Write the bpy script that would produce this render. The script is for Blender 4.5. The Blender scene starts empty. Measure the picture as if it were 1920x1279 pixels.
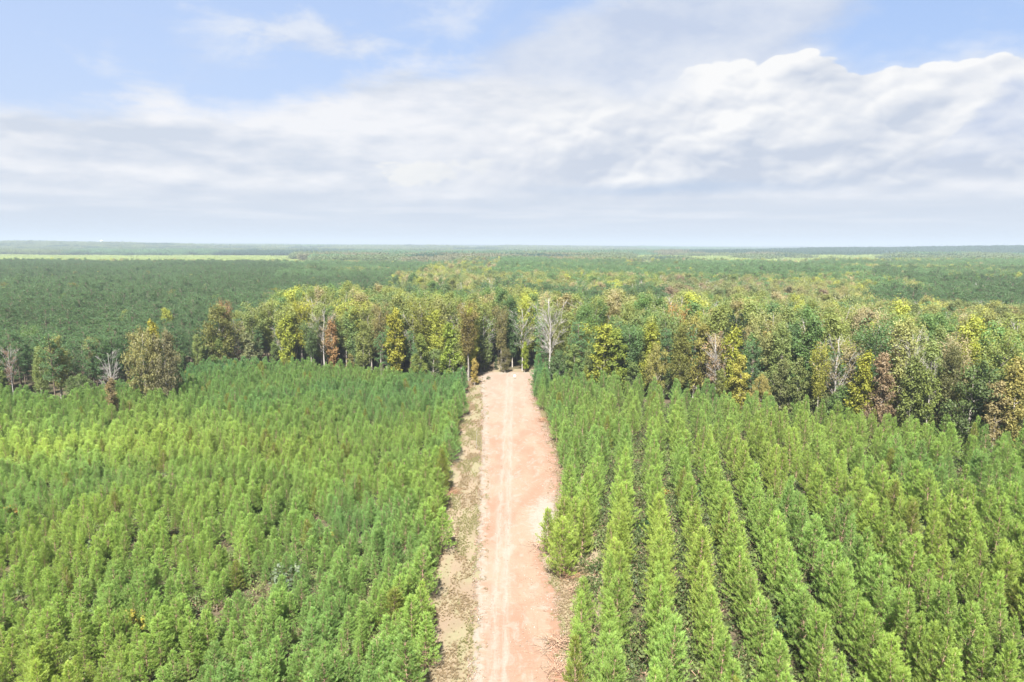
import bpy, math, random
import numpy as np
from mathutils import Matrix, Vector

random.seed(7)
RNG = np.random.default_rng(7)
S = bpy.context.scene
C = S.collection
PI = math.pi

# ------------------------------------------------------------------ camera
EYE = 45.0
PITCH = math.radians(8.03)
YAW = math.radians(0.22)
ROLL = math.radians(0.30)
fwd = Vector((-math.sin(YAW) * math.cos(PITCH), math.cos(YAW) * math.cos(PITCH), -math.sin(PITCH)))
right = fwd.cross(Vector((0, 0, 1))).normalized()
up = right.cross(fwd)
CR = Matrix((right, up, -fwd)).transposed() @ Matrix.Rotation(ROLL, 3, 'Z')
cam_d = bpy.data.cameras.new('camera')
cam_d.lens = 24.0
cam_d.sensor_width = 36.0
cam_d.clip_start = 0.5
cam_d.clip_end = 90000
cam = bpy.data.objects.new('camera', cam_d)
C.objects.link(cam)
cam.matrix_world = Matrix.Translation((0, 0, EYE)) @ CR.to_4x4()
S.camera = cam

# ------------------------------------------------------------------ render
S.render.engine = 'CYCLES'
S.view_settings.view_transform = 'Standard'
S.view_settings.look = 'None'
S.view_settings.gamma = 1
S.view_settings.use_curve_mapping = False
S.view_settings.exposure = 2.12
S.cycles.max_bounces = 4
S.cycles.diffuse_bounces = 3
S.cycles.glossy_bounces = 1
S.cycles.transmission_bounces = 3
S.cycles.transparent_max_bounces = 6
S.cycles.volume_bounces = 0
S.cycles.use_denoising = True
S.cycles.use_adaptive_sampling = True
S.cycles.adaptive_threshold = 0.025

# ------------------------------------------------------------------ sun
SUN_EL = math.radians(52)
SUN_AZ = math.radians(190)            # where the sun stands, clockwise from +Y: almost straight behind
sd = bpy.data.lights.new('sun', 'SUN')
sd.energy = 5.0
sd.angle = math.radians(0.8)
sd.color = (1.0, 0.95, 0.87)
sun = bpy.data.objects.new('sun', sd)
C.objects.link(sun)
SUNV = Vector((math.sin(SUN_AZ) * math.cos(SUN_EL), math.cos(SUN_AZ) * math.cos(SUN_EL), math.sin(SUN_EL)))
sun.rotation_euler = SUNV.to_track_quat('Z', 'Y').to_euler()

# ------------------------------------------------------------------ node helpers
class V:
    """a shader socket with arithmetic"""
    def __init__(s, nt, sock): s.nt, s.s = nt, sock
    def _m(s, op, *a, clamp=False):
        n = s.nt.nodes.new('ShaderNodeMath'); n.operation = op; n.use_clamp = clamp
        for i, x in enumerate((s,) + a):
            if isinstance(x, V): s.nt.links.new(x.s, n.inputs[i])
            else: n.inputs[i].default_value = x
        return V(s.nt, n.outputs[0])
    def __add__(s, o): return s._m('ADD', o)
    def __sub__(s, o): return s._m('SUBTRACT', o)
    def __mul__(s, o): return s._m('MULTIPLY', o)
    def __truediv__(s, o): return s._m('DIVIDE', o)
    def clamp(s): return s._m('ADD', 0.0, clamp=True)
    def min(s, o): return s._m('MINIMUM', o)
    def max(s, o): return s._m('MAXIMUM', o)
    def neg(s): return s._m('MULTIPLY', -1.0)
    def one_minus(s): return s._m('MULTIPLY', -1.0)._m('ADD', 1.0)
    def step(s, a, b):
        n = s.nt.nodes.new('ShaderNodeMapRange'); n.interpolation_type = 'SMOOTHSTEP'
        s.nt.links.new(s.s, n.inputs[0])
        lo, hi, t0, t1 = (a, b, 0.0, 1.0) if a < b else (b, a, 1.0, 0.0)
        n.inputs[1].default_value = lo; n.inputs[2].default_value = hi
        n.inputs[3].default_value = t0; n.inputs[4].default_value = t1
        return V(s.nt, n.outputs[0])
    def bump(s, c, w):          # soft hill of half width w centred on c
        return (s - c)._m('ABSOLUTE').step(w, 0.0)
    def curve(s, pts, lo, hi, vlo, vhi):
        """piecewise curve through (x, value)"""
        n = s.nt.nodes.new('ShaderNodeFloatCurve')
        s.nt.links.new(((s - lo) * (1.0 / (hi - lo))).clamp().s, n.inputs[1])
        cv = n.mapping.curves[0]
        P = [((x - lo) / (hi - lo), (y - vlo) / (vhi - vlo)) for x, y in pts]
        while len(cv.points) < len(P): cv.points.new(0.5, 0.5)
        for q, (x, y) in zip(cv.points, P): q.location = (x, y)
        n.mapping.update()
        return V(s.nt, n.outputs[0]) * (vhi - vlo) + vlo

def vmath(nt, op, a, b):
    n = nt.nodes.new('ShaderNodeVectorMath'); n.operation = op
    for i, x in enumerate((a, b)):
        if hasattr(x, 'is_linked'): nt.links.new(x, n.inputs[i])
        else: n.inputs[i].default_value = x
    return n.outputs[0]

def noise(nt, vec, scale, detail=4.0, rough=0.5, dist=0.0):
    n = nt.nodes.new('ShaderNodeTexNoise')
    nt.links.new(vec, n.inputs['Vector'])
    n.inputs['Scale'].default_value = scale
    n.inputs['Detail'].default_value = detail
    n.inputs['Roughness'].default_value = rough
    n.inputs['Distortion'].default_value = dist
    return V(nt, n.outputs[0])

def mixc(nt, f, a, b):
    n = nt.nodes.new('ShaderNodeMix'); n.data_type = 'RGBA'
    if isinstance(f, V): nt.links.new(f.s, n.inputs[0])
    else: n.inputs[0].default_value = f
    for i, x in ((6, a), (7, b)):
        if hasattr(x, 'is_linked'): nt.links.new(x, n.inputs[i])
        else: n.inputs[i].default_value = (*x, 1)
    return n.outputs[2]

# ------------------------------------------------------------------ sky
W = bpy.data.worlds.new('World')
S.world = W
W.use_nodes = True
nt = W.node_tree
nt.nodes.clear()
out = nt.nodes.new('ShaderNodeOutputWorld')
bg = nt.nodes.new('ShaderNodeBackground')
nt.links.new(bg.outputs[0], out.inputs[0])
bg.inputs[1].default_value = 0.07
GAIN = 0.07 * 2 ** 2.12
def seen(r, g, b):
    f = lambda c: ((c / 255 + 0.055) / 1.055) ** 2.4
    return (f(r) / GAIN, f(g) / GAIN, f(b) / GAIN)
sky = nt.nodes.new('ShaderNodeTexSky')
sky.sky_type = 'NISHITA'
sky.sun_disc = False
sky.sun_elevation = SUN_EL
sky.sun_rotation = SUN_AZ
sky.air_density = 1.0
sky.dust_density = 0.6
sky.ozone_density = 1.2
tc = nt.nodes.new('ShaderNodeTexCoord')
D3 = tc.outputs['Generated']
sx = nt.nodes.new('ShaderNodeSeparateXYZ'); nt.links.new(D3, sx.inputs[0])
X, Y, Z = (V(nt, sx.outputs[i]) for i in range(3))
az = X._m('ARCTAN2', Y) * 57.29578          # degrees, 0 ahead, positive right
el = Z._m('ARCSINE') * 57.29578
flat = vmath(nt, 'MULTIPLY', D3, (1.0, 1.0, 2.1))     # clouds are wider than tall
flat2 = vmath(nt, 'MULTIPLY', D3, (1.0, 1.0, 3.6))

CW, CG = seen(247, 247, 249), seen(214, 221, 233)
def lit(vec, scale, k, off, detail=6, rough=0.55):
    a = noise(nt, vec, scale, detail, rough)
    b = noise(nt, vmath(nt, 'ADD', vec, off), scale, detail, rough)
    return a, (a - b) * k

side = az.step(-40.0, 36.0)
base = mixc(nt, 0.85, sky.outputs[0], mixc(nt, side, seen(186, 205, 240), seen(166, 192, 236)))
base = mixc(nt, el.step(17.0, 3.0) * 0.6, base, seen(202, 216, 240))
# high thin wisps
wz = noise(nt, flat, 4.2, 6, 0.6, 0.4); wz2 = noise(nt, flat, 10.0, 6, 0.58, 0.3)
wisp = (wz * 0.5 + wz2 * 0.5).step(0.47, 0.72) * 0.7
wisp = wisp.max((wz + (az.bump(-32.0, 14.0) * el.bump(21.0, 6.0)) * 0.22).step(0.48, 0.80) * 0.8)
wisp = wisp.max((wz2 + az.bump(-15.5, 9.0) * el.bump(15.2, 2.6) * 0.32).step(0.52, 0.82) * 0.85)
col = mixc(nt, wisp, base, mixc(nt, wz2.step(0.35, 0.65), seen(206, 218, 240), seen(232, 238, 248)))
# grey veil across the upper middle
vz = noise(nt, flat, 3.0, 6, 0.60, 0.35)
vb, vl = lit(flat, 5.0, 3.0, (-0.03, 0.0, 0.05), 6, 0.58)
vc = (az - 10.0 - (el - 12.0) * 1.1).bump(0.0, 22.0) * el.step(8.0, 12.0) * (az.step(34.0, 22.0))
veil = (vc * 1.7 + (vz - 0.5) * 2.4).step(0.35, 1.05)
col = mixc(nt, veil * 0.94, col, mixc(nt, (vl + 0.40 + (vz - 0.5) * 1.2).clamp(), seen(200, 212, 234), seen(230, 235, 244)))
def puffs(vec, scale, detail=2.0):
    w = nt.nodes.new('ShaderNodeTexNoise'); nt.links.new(vec, w.inputs['Vector']); w.inputs['Scale'].default_value = scale * 0.55; w.inputs['Detail'].default_value = 2
    ww = vmath(nt, 'MULTIPLY', vmath(nt, 'SUBTRACT', w.outputs['Color'], (0.5, 0.5, 0.5)), (1.3 / scale, 1.3 / scale, 1.3 / scale))
    n = nt.nodes.new('ShaderNodeTexVoronoi'); n.feature = 'F1'; n.normalize = True
    nt.links.new(vmath(nt, 'ADD', vec, ww), n.inputs['Vector'])
    n.inputs['Scale'].default_value = scale; n.inputs['Detail'].default_value = detail
    n.inputs['Roughness'].default_value = 0.55
    return V(nt, n.outputs['Distance']).one_minus()
cuv = vmath(nt, 'MULTIPLY', D3, (1.0, 1.0, 1.7))
pd0 = puffs(vmath(nt, 'MULTIPLY', D3, (1.0, 1.0, 2.6)), 7.0); pd1 = puffs(vmath(nt, 'MULTIPLY', vmath(nt, 'ADD', D3, (-0.010, -0.004, 0.012)), (1.0, 1.0, 2.6)), 7.0)
# far layered deck, left and centre
dz = noise(nt, flat2, 3.0, 6, 0.60, 0.25)
db, dl = lit(flat2, 3.6, 2.2, (-0.02, 0.0, 0.06), 6, 0.58)
dtop = az.curve([(-90, 10), (-60, 12), (-37, 9.2), (-28, 10.0), (-22, 10.8), (-16, 11.8), (-11, 13.2), (-6, 14.0), (0, 14.0), (8, 13.0), (20, 12.0), (60, 12), (90, 10)], -90, 90, 0, 20)
deck = (dtop + (dz - 0.5) * 6.0 + (wz2 - 0.5) * 3.0 - el).step(-0.6, 1.6)
dlum = ((db - 0.5) * 1.8 + dl * 1.2 + (pd0 - pd1) * 1.6 + 0.46 + (el + (dz - .5) * 3).bump(9.2, 1.7) * 0.55).clamp()
col = mixc(nt, deck * 0.93, col, mixc(nt, dlum, seen(211, 219, 232), seen(248, 248, 250)))
# bright torn patch left of centre
br = noise(nt, flat, 11.0, 6, 0.62, 0.4)
patch = (az + 6.8).bump(0.0, 7.5) * (el - az * 0.13).bump(6.7, 2.1)
col = mixc(nt, (patch * 1.2 + (br - 0.5) * 2.6).step(0.55, 0.85) * 0.9, col, seen(248, 248, 246))
# big cumulus on the right: heaped domes (fractal cells), lit from above and the left
LO = (-0.020, -0.006, 0.036)
p0 = puffs(cuv, 6.0); p1 = puffs(vmath(nt, 'ADD', cuv, LO), 6.0)
q0 = puffs(cuv, 19.0, 1.0); q1 = puffs(vmath(nt, 'ADD', cuv, (-0.004, -0.002, 0.009)), 19.0, 1.0)
relief = (p0 - p1) * 3.0 + (q0 - q1) * 2.0
bz = noise(nt, flat, 8.0, 6, 0.52, 0.1)
bz2 = noise(nt, flat, 24.0, 6, 0.55)
cb, cl = lit(flat, 5.0, 2.4, (-0.014, 0.0, 0.04), 6, 0.58)
ctop = az.curve([(-90, 4), (-20, 6.0), (-5, 9.2), (2, 10.6), (9, 11.4), (13, 12.2), (17, 13.6), (20, 13.0), (24, 12.7), (30, 12.4), (37, 11.6), (60, 11), (90, 10)], -90, 90, 0, 20)
edge = ctop + (p0 - 0.62) * 3.6 + (q0 - 0.6) * 3.4 - 0.25 + (bz2 - 0.5) * 1.0 - el
crisp = edge.step(0.0, 0.35)
soft_ = edge.step(-1.5, 2.5)
cum = (crisp * az.step(10.0, 15.0)).max(soft_ * az.step(-14.0, 8.0) * 0.9)
shade = (el + (bz - 0.5) * 5.0).step(4.0, 9.5)
clum = (shade * 0.60 + relief + cl * 0.5 + (cb - 0.5) * 1.2 + 0.06 + edge.step(2.2, 0.0) * 0.30).clamp()
base_fade = (el + (bz - 0.5) * 3.0).step(3.6, 5.0)
col = mixc(nt, cum * (base_fade * 0.85 + 0.15), col, mixc(nt, clum, seen(203, 212, 228), seen(252, 252, 252)))
# second bank in front of it, in shade, far right
rtop = az.curve([(-90, 0), (20, 2), (27, 4), (31, 6.5), (33.5, 9.6), (36, 10.2), (40, 10.4), (60, 10), (90, 8)], -90, 90, 0, 20)
bank = (rtop + (bz2 - 0.5) * 1.2 + (p0 - 0.62) * 7.0 - el).step(0.0, 0.7) * el.step(4.5, 8.5)
col = mixc(nt, bank * 0.7, col, mixc(nt, (relief + cl + (cb - .5) * .8 + 0.30).clamp(), seen(194, 207, 233), seen(230, 235, 245)))
# flat grey undersides and the pale band over the horizon
und = az.bump(13.0, 17.0) * (el + (dz - 0.5) * 2.4 - az * 0.02).bump(4.2, 0.8)
col = mixc(nt, und * 0.75, col, seen(188, 205, 229))
strk = noise(nt, vmath(nt, 'MULTIPLY', D3, (1, 1, 14.0)), 4.0, 6, 0.58)
low = (el + (strk - 0.5) * 2.5).step(4.6, 2.2)
col = mixc(nt, low * 0.92, col, mixc(nt, strk.step(0.42, 0.66) * el.step(0.8, 2.6), seen(210, 219, 233), seen(230, 234, 242)))
# overhead and out of view, bright broken cloud added to lift the fill light
over = noise(nt, D3, 2.6, 7, 0.6).step(0.36, 0.56) * el.step(21.0, 34.0)
col = mixc(nt, over * 0.9, col, mixc(nt, wz2.step(0.35, 0.65), seen(226, 232, 244), seen(250, 250, 250)))
nt.links.new(col, bg.inputs[0])
W.cycles.sampling_method = 'NONE'
W.cycles.sample_map_resolution = 1024

# ------------------------------------------------------------------ picture-to-place helper (for surveying positions)
def ray(px, py):
    return CR @ Vector(((px - 960) / 1280.0, -(py - 639.5) / 1280.0, -1.0))
def ground_at(px, py, z=0.0):
    d = ray(px, py); t = (z - EYE) / d.z
    return (d.x * t, d.y * t)
def top_at(px, py, dist):
    """x and height of a point seen at (px, py) and standing dist metres ahead"""
    d = ray(px, py); t = dist / d.y
    return d.x * t, EYE + d.z * t

# ------------------------------------------------------------------ smooth value noise in numpy
def vnoise(x, y, seed=0):
    x = np.asarray(x, float); y = np.asarray(y, float)
    xi = np.floor(x).astype(np.int64); yi = np.floor(y).astype(np.int64)
    fx = x - xi; fy = y - yi
    fx = fx * fx * (3 - 2 * fx); fy = fy * fy * (3 - 2 * fy)
    def h(a, b):
        n = (a * 374761393 + b * 668265263 + seed * 1442695041) & 0x7fffffff
        n = ((n ^ (n >> 13)) * 1274126177) & 0x7fffffff
        return ((n ^ (n >> 16)) & 0xffff) / 65535.0
    return (h(xi, yi) * (1 - fx) + h(xi + 1, yi) * fx) * (1 - fy) + (h(xi, yi + 1) * (1 - fx) + h(xi + 1, yi + 1) * fx) * fy
def fbm(x, y, seed=0, o=4):
    s = 0; a = 0.5; t = 0
    for k in range(o):
        s = s + a * vnoise(np.asarray(x) * 2 ** k, np.asarray(y) * 2 ** k, seed + k * 17); t += a; a *= 0.5
    return s / t

def gauss(x, c, w): return np.exp(-((x - c) / w) ** 2)
def height(x, y):
    x = np.asarray(x, float); y = np.asarray(y, float)
    r = np.hypot(x, y)
    f = np.clip((r - 900) / 2500, 0, 1)
    z = f * (fbm(x / 1500 + 3, y / 1100 + 9, 5) - 0.55) * 34
    z = z + 30 * np.exp(-(((x + 3500) / 1300) ** 2 + ((y - 4300) / 900) ** 2))       # wooded rise, left
    z = z + 34 * np.exp(-(((x - 2400) / 1500) ** 2 + ((y - 3300) / 500) ** 2))       # wooded ridge, right
    z = z + 10 * np.exp(-(((x - 200) / 1500) ** 2 + ((y - 6000) / 700) ** 2))
    g = np.clip((r - 6000) / 8000, 0, 1)
    z = z + g * (fbm(x / 5000, y / 4000, 31) - 0.5) * 45
    return z

# ------------------------------------------------------------------ mesh building
class MB:
    def __init__(s): s.v = []; s.f = []; s.a = []; s.m = []; s.n = 0
    def add(s, verts, faces, a=0.5, mi=0):
        verts = np.asarray(verts, float).reshape(-1, 3); faces = np.asarray(faces, int)
        s.v.append(verts); s.f.append(faces + s.n)
        s.a.append(np.broadcast_to(np.asarray(a, float), (len(verts),)).copy())
        s.m.append(np.full(len(faces), mi)); s.n += len(verts)
    def tube(s, pts, rad, sides=5, a=0.5, mi=0, cap=True):
        pts = np.asarray(pts, float); n = len(pts)
        t = np.gradient(pts, axis=0); t /= np.linalg.norm(t, axis=1)[:, None] + 1e-9
        ref = np.array([0.0, 0, 1.0]) if abs(t[0, 2]) < 0.8 else np.array([1.0, 0, 0])
        u = np.cross(t, ref); u /= np.linalg.norm(u, axis=1)[:, None] + 1e-9
        w = np.cross(t, u)
        an = np.arange(sides) * 2 * PI / sides
        rad = np.broadcast_to(np.asarray(rad, float), (n,))
        V_ = pts[:, None, :] + rad[:, None, None] * (np.cos(an)[None, :, None] * u[:, None, :] + np.sin(an)[None, :, None] * w[:, None, :])
        F = []
        for i in range(n - 1):
            for j in range(sides):
                k = (j + 1) % sides
                F.append((i * sides + j, i * sides + k, (i + 1) * sides + k)); F.append((i * sides + j, (i + 1) * sides + k, (i + 1) * sides + j))
        if cap:
            for j in range(1, sides - 1): F.append(((n - 1) * sides, (n - 1) * sides + j, (n - 1) * sides + j + 1))
        s.add(V_.reshape(-1, 3), F, a, mi)
    def mesh(s, name, mats, smooth=False):
        me = bpy.data.meshes.new(name)
        v = np.concatenate(s.v); f = np.concatenate(s.f); a = np.concatenate(s.a); m = np.concatenate(s.m)
        me.vertices.add(len(v)); me.vertices.foreach_set('co', v.ravel().astype(np.float32))
        me.loops.add(f.size); me.loops.foreach_set('vertex_index', f.ravel().astype(np.int32))
        me.polygons.add(len(f))
        me.polygons.foreach_set('loop_start', (np.arange(len(f)) * f.shape[1]).astype(np.int32))
        me.polygons.foreach_set('material_index', m.astype(np.int32))
        at = me.attributes.new('v', 'FLOAT', 'POINT'); at.data.foreach_set('value', a.astype(np.float32))
        for mt in mats: me.materials.append(mt)
        me.update(calc_edges=True)
        if smooth: me.polygons.foreach_set('use_smooth', np.ones(len(f), bool))
        return me
    def joined(s, other):
        r = MB(); r.v = s.v + other.v; r.a = s.a + other.a
        r.f = s.f + [f + s.n for f in other.f]
        r.m = [np.zeros(len(f)) for f in s.f] + [np.ones(len(f)) for f in other.f]
        r.n = s.n + other.n
        return r

RANKED = []; MADE = []
def tag(o, label=None, cat=None, group=None, kind=None):
    for k, x in (('label', label), ('category', cat), ('group', group), ('kind', kind)):
        if x: o[k] = x
    return o
def obj(name, me, parent=None):
    o = bpy.data.objects.new(name, me); C.objects.link(o)
    if parent: o.parent = parent
    return o

# ------------------------------------------------------------------ materials
def material(name):
    m = bpy.data.materials.new(name); m.use_nodes = True
    t = m.node_tree; t.nodes.clear()
    o = t.nodes.new('ShaderNodeOutputMaterial')
    p = t.nodes.new('ShaderNodeBsdfPrincipled')
    p.inputs['Roughness'].default_value = 0.8
    p.inputs['Specular IOR Level'].default_value = 0.2
    t.links.new(p.outputs[0], o.inputs[0])
    return m, t, p, o
def attr(t, name, kind):
    n = t.nodes.new('ShaderNodeAttribute'); n.attribute_type = kind; n.attribute_name = name; return n

def leaf_material(name, lo, hi, trans, spec, rough, warm=(1.25, 1.0, 0.8)):
    m, t, p, o = material(name)
    tint = attr(t, 'tint', 'INSTANCER').outputs['Color']
    v = V(t, attr(t, 'v', 'GEOMETRY').outputs['Fac'])
    ge = t.nodes.new('ShaderNodeNewGeometry')
    scl = t.nodes.new('ShaderNodeVectorMath'); scl.operation = 'SCALE'
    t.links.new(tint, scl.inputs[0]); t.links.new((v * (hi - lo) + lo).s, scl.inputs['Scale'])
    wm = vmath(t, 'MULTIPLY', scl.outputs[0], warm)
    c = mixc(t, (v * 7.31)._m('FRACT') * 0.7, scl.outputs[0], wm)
    t.links.new(c, p.inputs['Base Color'])
    p.inputs['Roughness'].default_value = rough
    p.inputs['Specular IOR Level'].default_value = spec
    tr = t.nodes.new('ShaderNodeBsdfTranslucent')
    t.links.new(vmath(t, 'MULTIPLY', c, (1.25, 1.15, 0.6)), tr.inputs[0])
    mx = t.nodes.new('ShaderNodeMixShader'); mx.inputs[0].default_value = trans
    t.links.new(p.outputs[0], mx.inputs[1]); t.links.new(tr.outputs[0], mx.inputs[2])
    t.links.new(mx.outputs[0], o.inputs[0])
    return m
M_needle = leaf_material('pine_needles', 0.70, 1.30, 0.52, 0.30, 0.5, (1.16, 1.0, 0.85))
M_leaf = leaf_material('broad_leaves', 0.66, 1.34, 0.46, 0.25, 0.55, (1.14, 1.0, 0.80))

def bark_material(name, a, b):
    m, t, p, o = material(name)
    tx = t.nodes.new('ShaderNodeTexCoord')
    n = noise(t, vmath(t, 'MULTIPLY', tx.outputs['Object'], (1, 1, 0.3)), 5.0, 4, 0.6)
    t.links.new(mixc(t, n.step(0.35, 0.65), a, b), p.inputs['Base Color'])
    p.inputs['Roughness'].default_value = 0.9
    return m
M_bark_pine = bark_material('pine_bark', (0.20, 0.13, 0.09), (0.32, 0.22, 0.16))
M_bark_dark = bark_material('dark_pine_bark', (0.085, 0.065, 0.05), (0.15, 0.115, 0.09))
M_bark = bark_material('grey_bark', (0.17, 0.15, 0.13), (0.33, 0.30, 0.27))
M_bark_pale = bark_material('bleached_bark', (0.19, 0.175, 0.165), (0.33, 0.31, 0.29))
M_bark_mid = bark_material('ash_bark', (0.13, 0.115, 0.10), (0.25, 0.225, 0.20))
M_twig = bark_material('dry_twigs', (0.20, 0.12, 0.08), (0.40, 0.28, 0.20))

# ------------------------------------------------------------------ foliage builders
def unit(a): return a / (np.linalg.norm(a, axis=-1, keepdims=True) + 1e-9)
def tufts(mb, P, A, L, n, nl, nw, v, rng, th=(0.45, 1.0)):
    """bottle-brush tufts of needles: P roots, A axes, n needles each"""
    K = len(P)
    u = unit(np.cross(A, unit(rng.normal(size=(K, 3))))); w = np.cross(A, u)
    t = rng.random((K, n)) ** 0.7; an = rng.random((K, n)) * 2 * PI; q = th[0] + (th[1] - th[0]) * rng.random((K, n))
    A_ = A[:, None, :]
    R = np.cos(an)[..., None] * u[:, None] + np.sin(an)[..., None] * w[:, None]
    b = P[:, None] + A_ * (np.asarray(L).reshape(-1, 1) * t)[..., None]
    d = A_ * np.cos(q)[..., None] + R * np.sin(q)[..., None]
    ln = nl * (0.75 + 0.5 * rng.random((K, n)))[..., None]
    s = unit(np.cross(d, rng.normal(size=(K, n, 3)))) * nw * 0.5
    vv = np.stack([b - s, b + s, b + d * ln], 2).reshape(-1, 3)
    f = np.arange(len(vv)).reshape(-1, 3)
    va = np.repeat(np.clip(np.asarray(v), 0, 1), n * 3)
    mb.add(vv, f, va)

def leaves(mb, P, r, n, size, v, rng, flat=0.75):
    """clumps of leaf sprays round the points P"""
    K = len(P)
    o = rng.normal(size=(K, n, 3)) * 0.55
    o *= np.asarray(r).reshape(-1, 1, 1); o[..., 2] *= flat
    c = P[:, None] + o
    nrm = unit(unit(o) * 0.8 + rng.normal(size=(K, n, 3)) * 0.6 + np.array([0, 0, 0.55]))
    a = unit(np.cross(nrm, rng.normal(size=(K, n, 3)))); b = np.cross(nrm, a)
    sz = size * (0.6 + 0.8 * rng.random((K, n)))[..., None]
    a = a * sz; b = b * sz * 0.62
    q = np.stack([c - a, c - b * 0.9 - nrm * sz * 0.12, c + a, c + b], 2).reshape(-1, 4, 3)
    vv = q.reshape(-1, 3); i = np.arange(len(q))[:, None] * 4
    f = np.concatenate([i + [0, 1, 2], i + [0, 2, 3]])
    va = np.repeat(np.clip(np.repeat(np.asarray(v), n) + rng.normal(size=K * n) * 0.10, 0, 1), 4)
    mb.add(vv, f, va)

def young_pine_form(seed, H=8.2, dens=1.0, rad=1.75, nn=19, nw=0.034, pw=0.78):
    rng = np.random.default_rng(seed)
    tr, cr = MB(), MB()
    zz = np.linspace(0, H, 7)
    wob = np.cumsum(rng.normal(size=(7, 2)) * 0.035, 0); wob -= wob[0]
    axis = np.column_stack([wob, zz])
    tr.tube(axis, np.linspace(0.095, 0.018, 7), 6, 0.5)
    P, A, L, Vv = [], [], [], []
    z = 0.75 + 0.3 * rng.random()
    while z < H - 0.25:
        t = (H - z) / H
        R = rad * (t ** pw) * (1.0 if t < 0.8 else 1.0 - 1.3 * (t - 0.8)) * (0.88 + 0.24 * rng.random()) + 0.18
        nb = int(rng.integers(5, 8)); a0 = rng.random() * 2 * PI
        cx = np.array([np.interp(z, zz, axis[:, 0]), np.interp(z, zz, axis[:, 1]), z])
        for k in range(nb):
            an = a0 + 2 * PI * (k + 0.35 * rng.normal()) / nb
            r_ = R * (0.72 + 0.5 * rng.random())
            e0 = 0.25 + 0.75 * (1 - t) + 0.12 * rng.normal()
            hd = np.array([math.cos(an), math.sin(an), 0])
            tip = cx + hd * r_ * math.cos(e0) + np.array([0, 0, r_ * math.sin(e0) + 0.10 * r_ * r_])
            mid = cx * 0.5 + tip * 0.5 - np.array([0, 0, 0.07 * r_])
            if r_ > 0.5: tr.tube([cx, mid, tip], [0.022, 0.016, 0.008], 3, 0.5, cap=False)
            m = max(2, int(round(r_ * 5.4 * dens)))
            for j in range(m):
                s = 0.22 + 0.78 * (j + rng.random()) / m
                p = cx * (1 - s) ** 2 + 2 * mid * s * (1 - s) + tip * s * s
                side = np.array([-hd[1], hd[0], 0]) * rng.normal() * 0.34 * r_ * (1.15 - s) * 1.1
                p = p + side + np.array([0, 0, 0.09 * rng.normal()])
                ax = unit(hd * (0.5 + 0.2 * rng.random()) + side * 0.8 + np.array([0, 0, 0.95 + 0.35 * rng.random()]))
                P.append(p); A.append(ax); L.append(0.26 + 0.16 * rng.random())
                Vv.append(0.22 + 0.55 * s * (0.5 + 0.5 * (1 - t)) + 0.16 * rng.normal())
        z += (0.42 + 0.16 * rng.random()) * (0.75 + 0.35 * t)
    for k in range(4):
        P.append(axis[-1] - [0, 0, 0.12 * k]); A.append(np.array([0.05 * rng.normal(), 0.05 * rng.normal(), 1.0])); L.append(0.4); Vv.append(0.8)
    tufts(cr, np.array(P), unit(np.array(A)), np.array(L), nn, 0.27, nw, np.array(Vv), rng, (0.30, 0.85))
    return tr, cr

def limb(tr, a, b, sag, r0, r1, rng, sides=4, n=4):
    a = np.asarray(a, float); b = np.asarray(b, float)
    t = np.linspace(0, 1, n)[:, None]
    p = a * (1 - t) + b * t
    p[:, 2] += -sag * np.sin(t[:, 0] * PI)
    p[1:-1] += rng.normal(size=(n - 2, 3)) * 0.03 * np.linalg.norm(b - a)
    tr.tube(p, np.linspace(r0, r1, n), sides, 0.5, cap=False)
    return p

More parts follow.
